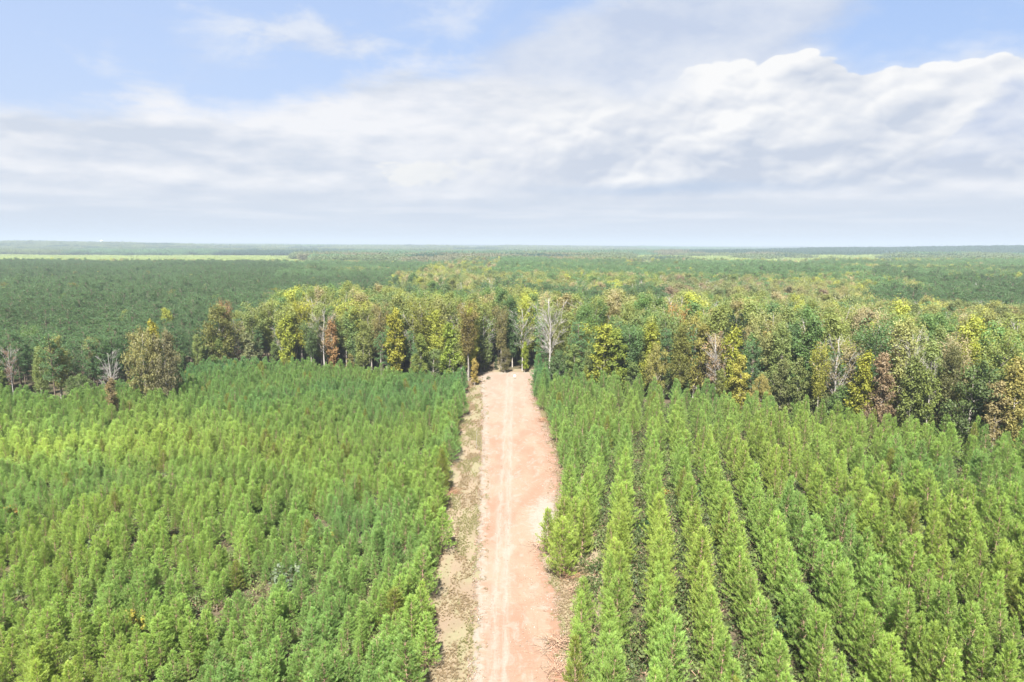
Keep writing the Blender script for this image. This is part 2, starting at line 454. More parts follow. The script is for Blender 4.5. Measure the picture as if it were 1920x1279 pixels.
def broadleaf_form(seed, fl=0.75, H=24., base=0.35, R=4.2, shape='oval', clumps=70, per=30, leaf=0.36, cr_=1.0, rise=0.8, trunk=0.26, bare=0.0, fork=False):
    rng = np.random.default_rng(seed)
    tr, cr = MB(), MB()
    lean = rng.normal(size=2) * 0.02 * H
    zz = np.linspace(0, 1, 8)
    ax = np.column_stack([lean[0] * zz ** 2 + rng.normal(size=8) * 0.012 * H * zz, lean[1] * zz ** 2 + rng.normal(size=8) * 0.012 * H * zz, zz * H * 0.93])
    tr.tube(ax, trunk * (1 - zz) ** 0.8 + 0.03, 7, 0.5)
    prof = {'oval': lambda t: math.sin(PI * min(1, (t * 0.92 + 0.06))) ** 0.6,
            'vase': lambda t: (0.25 + 0.95 * t ** 0.7) * (1 if t < 0.8 else math.cos((t - 0.8) * 5.0) ** 0.5),
            'cone': lambda t: (1.08 - t) ** 0.8,
            'column': lambda t: 0.75 + 0.25 * math.sin(t * 9 + seed) if t < 0.85 else 0.75 * (1 - (t - 0.85) * 5),
            'round': lambda t: math.sqrt(max(0.05, 1 - (2 * t - 1) ** 2 * 0.95))}[shape]
    ends, rr = [], []
    NL = int(clumps / 3.6) + 4
    for i in range(NL):
        t = (i + rng.random()) / NL
        zt = H * (base + (0.97 - base) * t)
        w = R * prof(t) * (0.65 + 0.55 * rng.random())
        an = i * 2.399 + rng.normal() * 0.4
        back = w * (rise + 0.35 * rng.random())
        z0 = max(H * base * 0.75, zt - back)
        c = [np.interp(z0, ax[:, 2], ax[:, 0]), np.interp(z0, ax[:, 2], ax[:, 1]), min(z0, H * 0.92)]
        tip = np.array([c[0] + math.cos(an) * w, c[1] + math.sin(an) * w, zt])
        th = trunk * 0.42 * (1 - 0.65 * t)
        p = limb(tr, c, tip, 0.10 * w * (1 if rise > .5 else -0.3), th, 0.03, rng)
        ends.append(tip); rr.append(1.0)
        for k in range(3):
            s = 0.35 + 0.6 * rng.random()
            q = np.array([np.interp(s, [0, .33, .67, 1], p[:, d]) for d in range(3)])
            e = q + unit(rng.normal(size=3) * [1, 1, 0.5] + np.array([math.cos(an), math.sin(an), 0.9]) * 0.9) * (0.22 + 0.25 * rng.random()) * (w + 1.0)
            limb(tr, q, e, 0, th * 0.45, 0.018, rng, 3, 3)
            ends.append(e); rr.append(0.9)
            if bare > 0.3:
                for m in range(4):
                    e2 = e + unit(rng.normal(size=3) * [1, 1, 0.4] + [math.cos(an) * .8, math.sin(an) * .8, 1.1]) * (0.9 + 1.2 * rng.random())
                    limb(tr, q * 0.4 + e * 0.6, e2, 0, 0.035, 0.018, rng, 3, 3)
    ends = np.array(ends); rr = np.array(rr)
    keep = rng.random(len(ends)) > bare
    if keep.any():
        E = ends[keep]; K = len(E)
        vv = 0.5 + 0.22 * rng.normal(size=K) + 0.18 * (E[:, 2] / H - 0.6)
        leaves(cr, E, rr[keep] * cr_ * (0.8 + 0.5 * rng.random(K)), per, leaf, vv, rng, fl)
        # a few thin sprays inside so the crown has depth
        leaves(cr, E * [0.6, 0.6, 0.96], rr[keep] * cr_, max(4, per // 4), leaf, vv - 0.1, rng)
    return tr, cr

def tall_pine_form(seed, H=17., base=0.42, R=2.6, dens=1.0):
    rng = np.random.default_rng(seed)
    tr, cr = MB(), MB()
    ax = np.column_stack([np.linspace(0, rng.normal() * 0.35, 7), np.linspace(0, rng.normal() * 0.35, 7), np.linspace(0, H * 0.97, 7)])
    tr.tube(ax, np.linspace(0.17, 0.03, 7), 6, 0.5)
    P, A, Vv = [], [], []
    z = H * base
    while z < H * 0.97:
        t = (z / H - base) / (1 - base)
        R_ = R * (math.sin(PI * (0.22 + 0.74 * t)) ** 0.7)
        for k in range(int(rng.integers(3, 6))):
            an = rng.random() * 2 * PI; r_ = R_ * (0.55 + 0.6 * rng.random())
            c = np.array([np.interp(z, ax[:, 2], ax[:, 0]), np.interp(z, ax[:, 2], ax[:, 1]), z])
            tip = c + [math.cos(an) * r_, math.sin(an) * r_, r_ * (0.1 + 0.75 * t)]
            limb(tr, c, tip, 0.05, 0.045, 0.015, rng, 3, 3)
            for j in range(max(2, int(4.2 * r_ * dens))):
                s = 0.35 + 0.65 * rng.random()
                P.append(c * (1 - s) + tip * s + rng.normal(size=3) * [0.30, 0.30, 0.16]); A.append(unit(np.array([math.cos(an) * .5, math.sin(an) * .5, 0.8]) + rng.normal(size=3) * .3))
                Vv.append(0.45 + 0.25 * rng.normal() + 0.15 * t)
        z += 0.42 + 0.3 * rng.random()
    tufts(cr, np.array(P), unit(np.array(A)), 0.3, 11, 0.36, 0.105, np.array(Vv), rng, (0.5, 1.35))
    return tr, cr

def shrub_form(seed, H=1.8, R=1.1, n=22, per=22, leaf=0.12):
    rng = np.random.default_rng(seed)
    tr, cr = MB(), MB()
    E = []
    for i in range(n):
        an = rng.random() * 2 * PI; r_ = R * math.sqrt(rng.random()); z = H * (0.35 + 0.6 * rng.random()) * math.sqrt(max(0.1, 1 - (r_ / R) ** 2 * 0.7))
        e = np.array([r_ * math.cos(an), r_ * math.sin(an), z])
        limb(tr, [0.1 * math.cos(an), 0.1 * math.sin(an), 0], e, 0, 0.022, 0.008, rng, 3, 3); E.append(e)
    E = np.array(E)
    leaves(cr, E, 0.30 * R + 0.08, per, leaf, 0.5 + 0.25 * rng.normal(size=n), rng)
    return tr, cr

def brush_form(seed, R=1.6, H=0.9, n=90):
    rng = np.random.default_rng(seed); b = MB()
    for i in range(n):
        c = rng.normal(size=3) * [R * 0.5, R * 0.5, 0]; an = rng.random() * 2 * PI; l = 0.5 + 1.3 * rng.random()
        k = math.exp(-(c[0] ** 2 + c[1] ** 2) / (R * R))
        a = np.array([c[0], c[1], 0.03 + 0.35 * H * k * rng.random()])
        e = a + [math.cos(an) * l, math.sin(an) * l, (0.1 + H * rng.random()) * k * (0.5 + rng.random())]
        b.tube([a, (a + e) / 2 + rng.normal(size=3) * 0.07, e], [0.022, 0.016, 0.006], 3, rng.random(), cap=False)
    return b

# ------------------------------------------------------------------ the forms and the two ways they are used
FORMS = {}
def register(kind, forms, bark, leafm):
    """forms: list of (trunk MB, crown MB); keeps trunk and crown meshes for single trees and a joined one for masses"""
    L = []
    for i, (tr, cr) in enumerate(forms):
        tm = tr.mesh(kind + '_trunk', [bark]); cm = cr.mesh(kind + '_crown', [leafm]) if cr.n else None
        jm = tr.joined(cr).mesh(kind + '_whole', [bark, leafm]) if cr.n else tm
        L.append((tm, cm, jm))
    FORMS[kind] = L

register('young_pine', [young_pine_form(100 + i, H=8.2, dens=(1.3, 1.2, 1.3, 1.0, 1.25, 1.1, 1.35, .95)[i % 8], rad=(2.05, 1.8, 2.25, 1.65, 2.1, 1.9, 2.2, 1.7, 1.95, 2.3, 1.6, 2.0)[i], pw=(.78, .70, .85, .95, .62, .80, .74, .90, 1.0, .68, .82, .58)[i]) for i in range(12)], M_bark_pine, M_needle)
register('tall_pine', [tall_pine_form(200 + i, base=0.33) for i in range(6)], M_bark_dark, M_needle)
register('oval', [broadleaf_form(300 + i, H=24, base=0.24, R=2.6, fl=1.2, shape='oval', clumps=104, per=52, leaf=0.215) for i in range(4)], M_bark, M_leaf)
register('vase', [broadleaf_form(320 + i, H=25, base=0.38, R=2.75, fl=1.35, shape='vase', clumps=100, per=46, leaf=0.195, rise=1.5, bare=0.06) for i in range(5)], M_bark_mid, M_leaf)
register('sparse', [broadleaf_form(340 + i, H=24, base=0.38, R=4.2, shape='vase', clumps=60, per=11, leaf=0.24, rise=1.5, bare=0.42) for i in range(3)], M_bark_pale, M_leaf)
register('dead', [broadleaf_form(350 + i, H=22, base=0.40, R=2.9, shape='vase', clumps=56, per=4, leaf=0.2, rise=2.0, bare=1.0) for i in range(3)], M_bark_pale, M_leaf)
register('column', [broadleaf_form(360 + i, H=15, base=0.12, R=1.7, fl=1.1, shape='column', clumps=66, per=48, leaf=0.20, cr_=0.70, rise=0.7, trunk=0.15) for i in range(4)], M_bark, M_leaf)
register('cone', [broadleaf_form(380 + i, H=14, base=0.08, R=3.0, shape='cone', clumps=70, per=48, leaf=0.205, cr_=0.75, rise=0.4, trunk=0.16) for i in range(3)], M_bark, M_leaf)
register('round', [broadleaf_form(400 + i, H=14, base=0.16, R=4.6, shape='round', clumps=104, per=60, leaf=0.205, rise=0.6, trunk=0.24) for i in range(4)], M_bark, M_leaf)
register('shrub', [shrub_form(500 + i) for i in range(5)], M_twig, M_leaf)
register('weed', [shrub_form(520 + i, H=0.75, R=0.75, n=11, per=16, leaf=0.075) for i in range(4)], M_twig, M_leaf)

def tree(name, kind, i, x, y, h, tint, label, group=None, cat='tree', width=None, rz=None, h0=None, z=None):
    tm, cm, jm = FORMS[kind][i % len(FORMS[kind])]
    r = bpy.data.objects.new(name, None); C.objects.link(r)
    r.empty_display_size = 0.5; MADE.append(r)
    H0 = h0 or {'young_pine': 8.6, 'tall_pine': 17, 'oval': 24.5, 'vase': 25.5, 'sparse': 25, 'dead': 20.5, 'column': 15.3, 'cone': 14.3, 'round': 14.5, 'shrub': 1.9, 'weed': .8}[kind]
    s = h / H0; w = width if width is not None else s
    r.location = (x, y, float(height(x, y)) if z is None else z)
    r.rotation_euler = (0, 0, random.random() * 2 * PI if rz is None else rz)
    r.scale = (w, w, s)
    if kind == 'young_pine': r.rotation_euler = (random.gauss(0, .045), random.gauss(0, .045), r.rotation_euler[2])
    tag(r, label, cat, group)
    t = obj('trunk', tm, r)
    if kind in ('shrub',): t.name = 'stems'
    if cm is not None and kind != 'dead':
        c = obj('crown', cm, r); c['tint'] = [float(k) for k in tint]
    return r

def mass(name, kinds, P, var, rot, scl, tint, label, cat, mats_note=None, group=None):
    """ONE object: a cloud of points that grows the given forms through geometry nodes"""
    col = bpy.data.collections.new(name + '_forms')
    for q, me in enumerate(kinds):
        o = bpy.data.objects.new('%s_form_%02d' % (name, q), me); col.objects.link(o)
    n = len(P)
    me = bpy.data.meshes.new(name); me.vertices.add(n); me.vertices.foreach_set('co', np.asarray(P, np.float32).ravel())
    def put(nm, ty, key, arr):
        a = me.attributes.new(nm, ty, 'POINT'); a.data.foreach_set(key, np.ascontiguousarray(arr).ravel())
    put('variant', 'INT', 'value', var.astype(np.int32))
    r3 = np.zeros((n, 3), np.float32); r3[:, 2] = rot; r3[:, :2] = RNG.normal(size=(n, 2)) * (.05 if 'plantation' in name else .02); put('turn', 'FLOAT_VECTOR', 'vector', r3)
    put('size', 'FLOAT_VECTOR', 'vector', scl.astype(np.float32)); put('tint', 'FLOAT_VECTOR', 'vector', tint.astype(np.float32))
    me.update()
    o = obj(name, me)
    tag(o, label, cat, group, 'stuff')
    g = bpy.data.node_groups.new(name, 'GeometryNodeTree')
    g.interface.new_socket('Geometry', in_out='INPUT', socket_type='NodeSocketGeometry')
    g.interface.new_socket('Geometry', in_out='OUTPUT', socket_type='NodeSocketGeometry')
    gi = g.nodes.new('NodeGroupInput'); go = g.nodes.new('NodeGroupOutput')
    ci = g.nodes.new('GeometryNodeCollectionInfo'); ci.inputs['Collection'].default_value = col
    ci.inputs['Separate Children'].default_value = True; ci.inputs['Reset Children'].default_value = True
    ip = g.nodes.new('GeometryNodeInstanceOnPoints'); ip.inputs['Pick Instance'].default_value = True
    def na(nm, ty):
        k = g.nodes.new('GeometryNodeInputNamedAttribute'); k.data_type = ty; k.inputs['Name'].default_value = nm; return k.outputs['Attribute']
    L = g.links.new
    L(gi.outputs[0], ip.inputs['Points']); L(ci.outputs[0], ip.inputs['Instance'])
    L(na('variant', 'INT'), ip.inputs['Instance Index']); L(na('turn', 'FLOAT_VECTOR'), ip.inputs['Rotation']); L(na('size', 'FLOAT_VECTOR'), ip.inputs['Scale'])
    L(ip.outputs[0], go.inputs[0])
    md = o.modifiers.new('growth', 'NODES'); md.node_group = g
    return o

# ------------------------------------------------------------------ layout lines of the place
LEFT_EDGE = [(30, -9.2), (65, -10.2), (80, -11.0), (100, -12.0), (127, -13.3), (166, -14.8), (200, -15.6), (232, -15.8)]
RIGHT_EDGE = [(30, 6.0), (65, 7.0), (79, 8.6), (90, 9.4), (105, 10.0), (127, 10.2), (150, 10.4), (166, 10.0), (189, 7.6), (210, 7.4), (232, 7.6)]
SOIL_L = [(30, -4.0), (65, -4.3), (75, -4.6), (90, -5.2), (110, -5.6), (130, -6.6), (166, -7.9), (200, -9.5), (220, -11.0), (236, -12.5)]
SOIL_R = [(30, 4.6), (65, 5.2), (75, 5.4), (85, 5.2), (95, 5.0), (108, 6.6), (127, 8.4), (145, 8.8), (166, 8.0), (189, 6.6), (215, 5.6), (228, 6.2), (236, 8.2)]
def lerp(pts, y): return np.interp(y, [p[0] for p in pts], [p[1] for p in pts])
# where the young pines end and the tall woods begin: distance ahead as a function of x
WOODS = [(-400, 205), (-230, 195), (-150, 188), (-122, 178), (-114, 203), (-104, 232), (-80, 232), (-57, 224), (-30, 212), (-16, 210), (-12, 236), (8.9, 236), (9, 208), (22, 202), (47, 188), (71, 166), (105, 138), (140, 112), (200, 80), (300, 60)]
def woods_edge(x): return np.interp(x, [p[0] for p in WOODS], [p[1] for p in WOODS])
def in_view(x, y, m=1.12): return (y > 30) & (np.abs(x) < 0.76 * (y * 0.99 + 6) * m + 6)

# ------------------------------------------------------------------ the ground
def pos_xyz(t):
    g = t.nodes.new('ShaderNodeNewGeometry'); s = t.nodes.new('ShaderNodeSeparateXYZ')
    t.links.new(g.outputs['Position'], s.inputs[0])
    return g.outputs['Position'], V(t, s.outputs[0]), V(t, s.outputs[1])
def add_bump(t, p, h, strength, dist):
    b = t.nodes.new('ShaderNodeBump'); b.inputs['Strength'].default_value = strength; b.inputs['Distance'].default_value = dist
    t.links.new(h.s, b.inputs['Height']); t.links.new(b.outputs[0], p.inputs['Normal'])

M_ground, t, p, o = material('forest_floor')
P_, px_, py_ = pos_xyz(t)
n1 = noise(t, P_, 0.09, 5, 0.6); n2 = noise(t, P_, 1.4, 5, 0.65)
c = mixc(t, n1.step(0.38, 0.62), (0.045, 0.050, 0.022), (0.070, 0.052, 0.034))
c = mixc(t, n2.step(0.45, 0.68) * 0.75, c, (0.095, 0.074, 0.050))
t.links.new(c, p.inputs['Base Color']); add_bump(t, p, n2, 0.5, 0.3)

M_verge, t, p, o = material('dry_verge')
P_, px_, py_ = pos_xyz(t)
lng = vmath(t, 'MULTIPLY', P_, (1.0, 0.22, 1.0))
n1 = noise(t, lng, 0.45, 5, 0.6); n2 = noise(t, P_, 2.2, 6, 0.68); n3 = noise(t, P_, 0.16, 3, 0.5)
c = mixc(t, n1.step(0.40, 0.60), (0.200, 0.155, 0.108), (0.178, 0.162, 0.096))
n7 = noise(t, vmath(t, 'MULTIPLY', P_, (1.0, 0.35, 1.0)), 5.0, 5, 0.7)
c = mixc(t, n7.step(0.50, 0.64) * 0.4, c, (0.150, 0.138, 0.080))
c = mixc(t, n7.step(0.48, 0.36) * 0.5, c, (0.205, 0.156, 0.108))
c = mixc(t, n3.step(0.45, 0.62) * 0.55, c, (0.165, 0.118, 0.086))
c = mixc(t, n2.step(0.50, 0.66) * 0.6, c, (0.200, 0.150, 0.104))
c = mixc(t, n2.step(0.46, 0.34) * 0.25, c, (0.150, 0.130, 0.090))
c = vmath(t, 'MULTIPLY', c, (0.87, 0.88, 0.87))
t.links.new(c, p.inputs['Base Color']); add_bump(t, p, n2, 0.6, 0.12)

M_soil, t, p, o = material('clay_road')
P_, px_, py_ = pos_xyz(t)
across = V(t, attr(t, 'v', 'GEOMETRY').outputs['Fac'])
lng = vmath(t, 'MULTIPLY', P_, (1.0, 0.10, 1.0))
n1 = noise(t, vmath(t, 'MULTIPLY', P_, (1.0, 0.45, 1.0)), 0.17, 5, 0.60, 0.4)
n2 = noise(t, P_, 1.6, 6, 0.66); n3 = noise(t, lng, 1.9, 5, 0.6); n4 = noise(t, vmath(t, 'MULTIPLY', P_, (0.30, 1.5, 1.0)), 1.1, 5, 0.6, 0.8)
ORANGE, TAN, PALE = (0.206, 0.115, 0.078), (0.206, 0.148, 0.106), (0.220, 0.194, 0.164)
c = mixc(t, n1.step(0.38, 0.62), ORANGE, TAN)
c = mixc(t, noise(t, vmath(t, 'MULTIPLY', P_, (1.0, 0.6, 1.0)), 0.55, 6, 0.62, 0.6).step(0.50, 0.68) * 0.6, c, PALE)
c = mixc(t, (across.step(0.70, 0.98) + (n2 - 0.5) * 1.6 + (n1 - .5)).step(0.45, 0.9) * 0.7, c, (0.190, 0.092, 0.055))
sandy = ((px_ - 5.0).bump(0.0, 5.5) * (py_ - 108.0).bump(0.0, 16.0)) * 0.85 + across.step(0.24, 0.0) * 0.62 + across.step(0.72, 0.95) * py_.step(60.0, 90.0) * 0.35
c = mixc(t, (sandy + (n2 - 0.5) * 1.5 + (n4 - 0.5) * 0.7).step(0.28, 0.75) * 0.85, c, PALE)
c = mixc(t, py_.step(140.0, 225.0) * 0.40, c, PALE)
ctr = px_ + 1.62 + (noise(t, vmath(t, 'MULTIPLY', P_, (0, 0.03, 0)), 1.0, 2) - 0.5) * 0.6
ruts = (ctr - 0.78).bump(0.0, 0.7).max((ctr + 0.78).bump(0.0, 0.7)) * 0.55 + ctr.bump(0.0, 2.4) * 0.5
c = mixc(t, (ruts * (n3.step(0.36, 0.62) * 0.7 + n2.step(.4, .6) * .2 + 0.1) * 0.95).clamp(), c, (0.222, 0.196, 0.166))
c = mixc(t, n3.step(0.56, 0.72) * 0.45, c, (0.180, 0.106, 0.070))
c = mixc(t, (across.step(0.93, 1.0).max(across.step(0.06, 0.0)) * n2.step(0.42, 0.6)) * 0.8, c, (0.130, 0.100, 0.072))
n5 = noise(t, P_, 6.0, 4, 0.7); n6 = noise(t, vmath(t, 'MULTIPLY', P_, (0.5, 3.0, 1.0)), 1.6, 5, 0.65, 0.6)
c = mixc(t, n5.step(0.52, 0.70) * 0.35, c, (0.165, 0.105, 0.072))
c = mixc(t, n5.step(0.46, 0.32) * 0.35, c, (0.235, 0.205, 0.170))
c = mixc(t, n6.step(0.55, 0.70) * (across - 0.5)._m('ABSOLUTE').step(0.18, 0.42) * 0.6, c, (0.228, 0.200, 0.168))
c = mixc(t, n2.step(0.60, 0.74) * 0.25, c, (0.125, 0.092, 0.066))
c = vmath(t, 'MULTIPLY', c, (0.86, 0.91, 0.93))
t.links.new(c, p.inputs['Base Color']); p.inputs['Roughness'].default_value = 0.95
add_bump(t, p, n2 + n3 * 0.6 + n4 * 0.5 + n5 * 0.25, 0.7, 0.14)

def sheet(name, X, Y, Zh, mat, a=None, label=None):
    ny, nx = X.shape
    vv = np.stack([X, Y, Zh], -1).reshape(-1, 3)
    i = np.arange(ny * nx).reshape(ny, nx)
    q = [i[:-1, :-1], i[:-1, 1:], i[1:, 1:], i[1:, :-1]]
    f = np.concatenate([np.stack([q[0], q[1], q[2]], -1).reshape(-1, 3), np.stack([q[0], q[2], q[3]], -1).reshape(-1, 3)])
    mb = MB(); mb.add(vv, f, 0.5 if a is None else a.ravel())
    ob = obj(name, mb.mesh(name, [mat], smooth=True))
    tag(ob, label, None, None, 'structure')
    return ob

# one sheet out to the horizon: dense near the camera, wider rings far away
ang = np.linspace(-PI, PI, 361)
rad = np.concatenate([[0.01], np.geomspace(20, 30000, 150)])
TH, RR_ = np.meshgrid(ang, rad)
GX = RR_ * np.sin(TH); GY = RR_ * np.cos(TH)
sheet('ground', GX, GY, height(GX, GY), M_ground)

ys = np.arange(30, 246, 0.5)
us = np.linspace(0, 1, 30)
wob = lambda y, s, amp, f=0.25: (fbm(y * f, y * 0 + s, s, 4) - 0.5) * amp
xl = lerp(LEFT_EDGE, ys) - 4.5; xr = lerp(RIGHT_EDGE, ys) + 3.5
VX = xl[:, None] * (1 - us) + xr[:, None] * us; VY = np.repeat(ys[:, None], 30, 1)
sheet('verge', VX, VY, 0.02 + 0.05 * fbm(VX * 1.2, VY * 0.6, 71), M_verge)

ys = np.arange(30, 239, 0.25); us = np.linspace(0, 1, 80)
xl = lerp(SOIL_L, ys) + wob(ys, 3, 1.6) + wob(ys, 8, 1.2, 1.1) + wob(ys, 18, 0.7, 3.0); xr = lerp(SOIL_R, ys) + wob(ys, 5, 2.6, 0.12) + wob(ys, 9, 1.5, 1.1) + wob(ys, 19, 0.9, 3.0)
RX = xl[:, None] * (1 - us) + xr[:, None] * us; RY = np.repeat(ys[:, None], 80, 1)
RZ = 0.10 + 0.05 * fbm(RX * 0.8, RY * 0.25, 51) - 0.05 * np.exp(-((RX + 0.82) / 0.28) ** 2) - 0.05 * np.exp(-((RX + 2.42) / 0.28) ** 2)
RZ += -0.06 * np.exp(-us / 0.02)[None, :] - 0.06 * np.exp(-(1 - us) / 0.02)[None, :]
sheet('dirt_road', RX, RY, RZ, M_soil, np.repeat(us[None, :], len(ys), 0))
# the narrow trail that leaves the road end and goes on into the woods
ys = np.arange(236, 275, 1.0); us = np.linspace(0, 1, 8)
cx = -6.0 - (ys - 236) * 0.045
TX = cx[:, None] + (us - 0.5)[None, :] * (2.6 + wob(ys, 4, 1.0)[:, None]); TY = np.repeat(ys[:, None], 8, 1)
sheet('woodland_trail', TX, TY, 0.09 + TX * 0, M_verge)

# ------------------------------------------------------------------ colours of foliage
YG, GR, DG, OL = (.200, .235, .035), (.075, .128, .036), (.040, .078, .028), (.135, .150, .045)
BR, OR_, YE, PA = (.190, .140, .072), (.250, .150, .045), (.300, .265, .040), (.215, .190, .115)
YP = np.array((.238, .372, .096))      # young pine
TP = np.array((.088, .165, .080))      # tall pine

# ------------------------------------------------------------------ single trees that stand out in the edge of the woods
HEROES = []
def hero(kind, var, px, py, off, tint, label, short, w=1.0, name='broadleaf_tree', dist=None, cat='tree'):
    d = dist or 200.0
    for _ in range(12):
        x, z = top_at(px, py, d)
        if dist is None: d = float(woods_edge(x)) + off
    x, z = top_at(px, py, d)
    H0 = {'young_pine': 8.6, 'tall_pine': 17, 'oval': 24.5, 'vase': 25.5, 'sparse': 25, 'dead': 20.5, 'column': 15.3, 'cone': 14.3, 'round': 14.5}[kind]
    tree(name, kind, var, x, d, z, tint, label, cat=cat, width=w * 0.88 * z / H0)
    HEROES.append((px, py, x, d, short, max(2.5, 2.6 * w)))
hero('dead', 0, 1033, 563, 8, GR, 'tall bare tree with white forked branches, right of the road end', 'the bare white tree', 1.15, 'dead_tree')
hero('column', 0, 533, 590, 3, (0.224, 0.270, 0.045), 'bright yellow-green columnar tree with knobbly crown at the front of the left wood edge', 'the bright yellow-green column tree', 1.1)
hero('vase', 0, 562, 553, 10, (0.240, 0.260, 0.040), 'tall tree with broad yellow-green fan-shaped crown on a pale trunk, left part of the woods', 'the yellow-green fan-crowned tree', 1.15)
hero('sparse', 0, 604, 566, 8, PA, 'nearly leafless tall tree with pale grey twiggy crown left of the road end', 'the grey twiggy tree', 1.1)
hero('column', 1, 621, 598, 4, (0.230, 0.150, 0.070), 'slender rusty orange tree in front of the grey twiggy tree', 'the rusty orange slender tree', 0.9)
hero('sparse', 1, 525, 572, 10, PA, 'thin grey tree with bare upper twigs behind the yellow-green column tree', 'the thin grey tree', 0.8)
hero('round', 0, 410, 568, 14, OL, 'spreading olive-green tree with a pale trunk, tallest at the left end of the hardwoods', 'the spreading olive tree', 0.75)
hero('sparse', 2, 438, 590, 8, (0.200, 0.200, 0.080), 'pale yellowish tree with bare forked trunk beside the spreading olive tree', 'the pale forked tree', 0.85)
hero('vase', 1, 421, 560, 22, (0.220, 0.150, 0.080), 'tree with a pinkish brown top rising behind the spreading olive tree', 'the pinkish brown top', 0.8)
hero('round', 1, 264, 610, 5, (0.185, 0.190, 0.080), 'rounded golden-brown oak standing behind the left pines', 'the golden-brown oak', 0.62)
hero('round', 2, 305, 618, 7, (0.140, 0.140, 0.075), 'rounded dull brown oak directly beside the golden-brown oak', 'the dull brown oak', 0.62)
hero('cone', 0, 283, 598, 12, (0.240, 0.240, 0.040), 'small yellow tree poking up behind the golden-brown oak', 'the small yellow top', 0.6)
hero('sparse', 0, 15, 636, 6, (0.200, 0.130, 0.100), 'pale leafless tree tinged pink at the left border of the photo', 'the pink leafless tree', 0.8, 'bare_tree')
hero('tall_pine', 2, 93, 622, 6, TP * 1.25, 'tall lone pine with bare lower trunk standing above the left pines', 'the lone tall pine', 1.1, 'tall_pine')
hero('column', 2, 741, 577, 6, (0.220, 0.230, 0.035), 'tall yellow-green tree with gold top midway along the left wood edge', 'the gold-topped tree', 1.1)
hero('vase', 2, 790, 553, 14, (0.160, 0.180, 0.040), 'tall olive tree with upswept limbs above the left wood edge', 'the upswept olive tree', 1.1)
hero('column', 3, 842, 602, 3, (0.150, 0.210, 0.035), 'lime-green columnar tree at the left of the road end', 'the lime column tree', 1.1)
hero('cone', 1, 788, 622, 2, (0.130, 0.170, 0.040), 'mid-green narrow tree in front of the woods left of the lime column tree', 'the mid-green narrow tree', 0.9)
hero('vase', 3, 712, 566, 12, (0.160, 0.150, 0.060), 'olive brown tree with open crown behind the gold-topped tree', 'the olive brown tree', 1.0)
hero('vase', 4, 878, 560, 8, (0.170, 0.150, 0.055), 'broad tan-olive tree with open limbs just left of the trail gap', 'the tan-olive tree', 1.1)
hero('vase', 1, 940, 570, 6, (0.160, 0.155, 0.065), 'tall grey-olive tree with fan-shaped crown directly behind the road end', 'the grey-olive fan tree', 1.0)
hero('round', 3, 947, 650, -3, (0.115, 0.115, 0.050), 'dusky olive bushy tree in the middle of the road end', 'the dusky olive bush tree', 0.72, dist=238)
hero('cone', 2, 930, 665, -3, (0.050, 0.085, 0.030), 'small dark conical evergreen beside the trail gap', 'the small dark evergreen', 0.62, dist=243)
hero('column', 0, 984, 640, 0, (0.190, 0.250, 0.030), 'bright lime-green tree with a dark hollow below it at the right of the road end', 'the bright lime tree', 0.95, dist=239)
hero('column', 2, 1010, 642, 0, (0.130, 0.180, 0.035), 'mid-green tree next to the bright lime tree at the right of the road end', 'the mid-green tree', 0.85, dist=238)
hero('column', 1, 890, 672, 0, (.30, .25, .08), 'young orange-gold tree at the far left corner of the road clearing', 'the orange-gold young tree', 1.25, dist=216)
hero('cone', 0, 1134, 606, 3, (0.190, 0.220, 0.035), 'large light green conical tree with pale stem right of the road end', 'the light green cone tree', 1.35)
hero('cone', 1, 1158, 612, 4, (0.140, 0.190, 0.035), 'green conical tree touching the light green cone tree on its right', 'the green cone tree', 1.1)
hero('oval', 1, 1278, 603, 3, (0.140, 0.155, 0.040), 'tall pale green oval tree with a brown trunk, right of the yellow flat-topped tree', 'the pale green oval tree', 0.95)
hero('round', 0, 1234, 641, 2, (0.232, 0.233, 0.075), 'yellow flat-topped tree at the foot of the right wood edge', 'the yellow flat-topped tree', 0.62)
hero('column', 3, 1222, 602, 8, (0.200, 0.230, 0.035), 'yellow-green tree behind the yellow flat-topped tree', 'the yellow-green back tree', 1.0)
hero('round', 2, 1306, 592, 14, (0.210, 0.210, 0.060), 'pale yellow rounded crown above the pale green oval tree', 'the pale yellow crown', 0.7)
hero('sparse', 1, 1348, 608, 6, (0.240, 0.170, 0.100), 'pinkish tan fan-shaped tree with bare limbs', 'the pinkish tan fan tree', 1.1)
hero('column', 0, 1375, 612, 8, (0.210, 0.240, 0.035), 'yellow-green tree touching the pinkish tan fan tree on its right', 'the yellow-green companion', 0.95)
hero('tall_pine', 0, 1380, 586, 22, (0.030, 0.062, 0.030), 'dark evergreen pine crown showing above the pinkish tan fan tree', 'the dark pine crown', 1.1, 'tall_pine')
hero('cone', 2, 1391, 664, 0, (0.249, 0.251, 0.053), 'bright yellow conical tree at the front of the right wood edge', 'the bright yellow cone', 1.05)
hero('round', 1, 1430, 700, -1, (0.241, 0.223, 0.075), 'small orange-yellow tree right of the bright yellow cone', 'the small orange-yellow tree', 0.6)
hero('cone', 0, 1352, 690, 0, (0.130, 0.155, 0.045), 'low grey-green bushy tree left of the bright yellow cone', 'the low grey-green tree', 0.9)
hero('cone', 1, 1468, 668, 1, (0.110, 0.130, 0.050), 'dull green narrow tree right of the small orange-yellow tree', 'the dull green narrow tree', 0.85)
hero('cone', 2, 1500, 668, 1, (0.120, 0.150, 0.050), 'grey-green pointed tree left of the yellow white-trunked tree', 'the grey-green pointed tree', 0.85)
hero('vase', 2, 1541, 634, 4, (0.232, 0.251, 0.053), 'yellow tree with a bare white trunk in the right woods', 'the yellow white-trunked tree', 0.85)
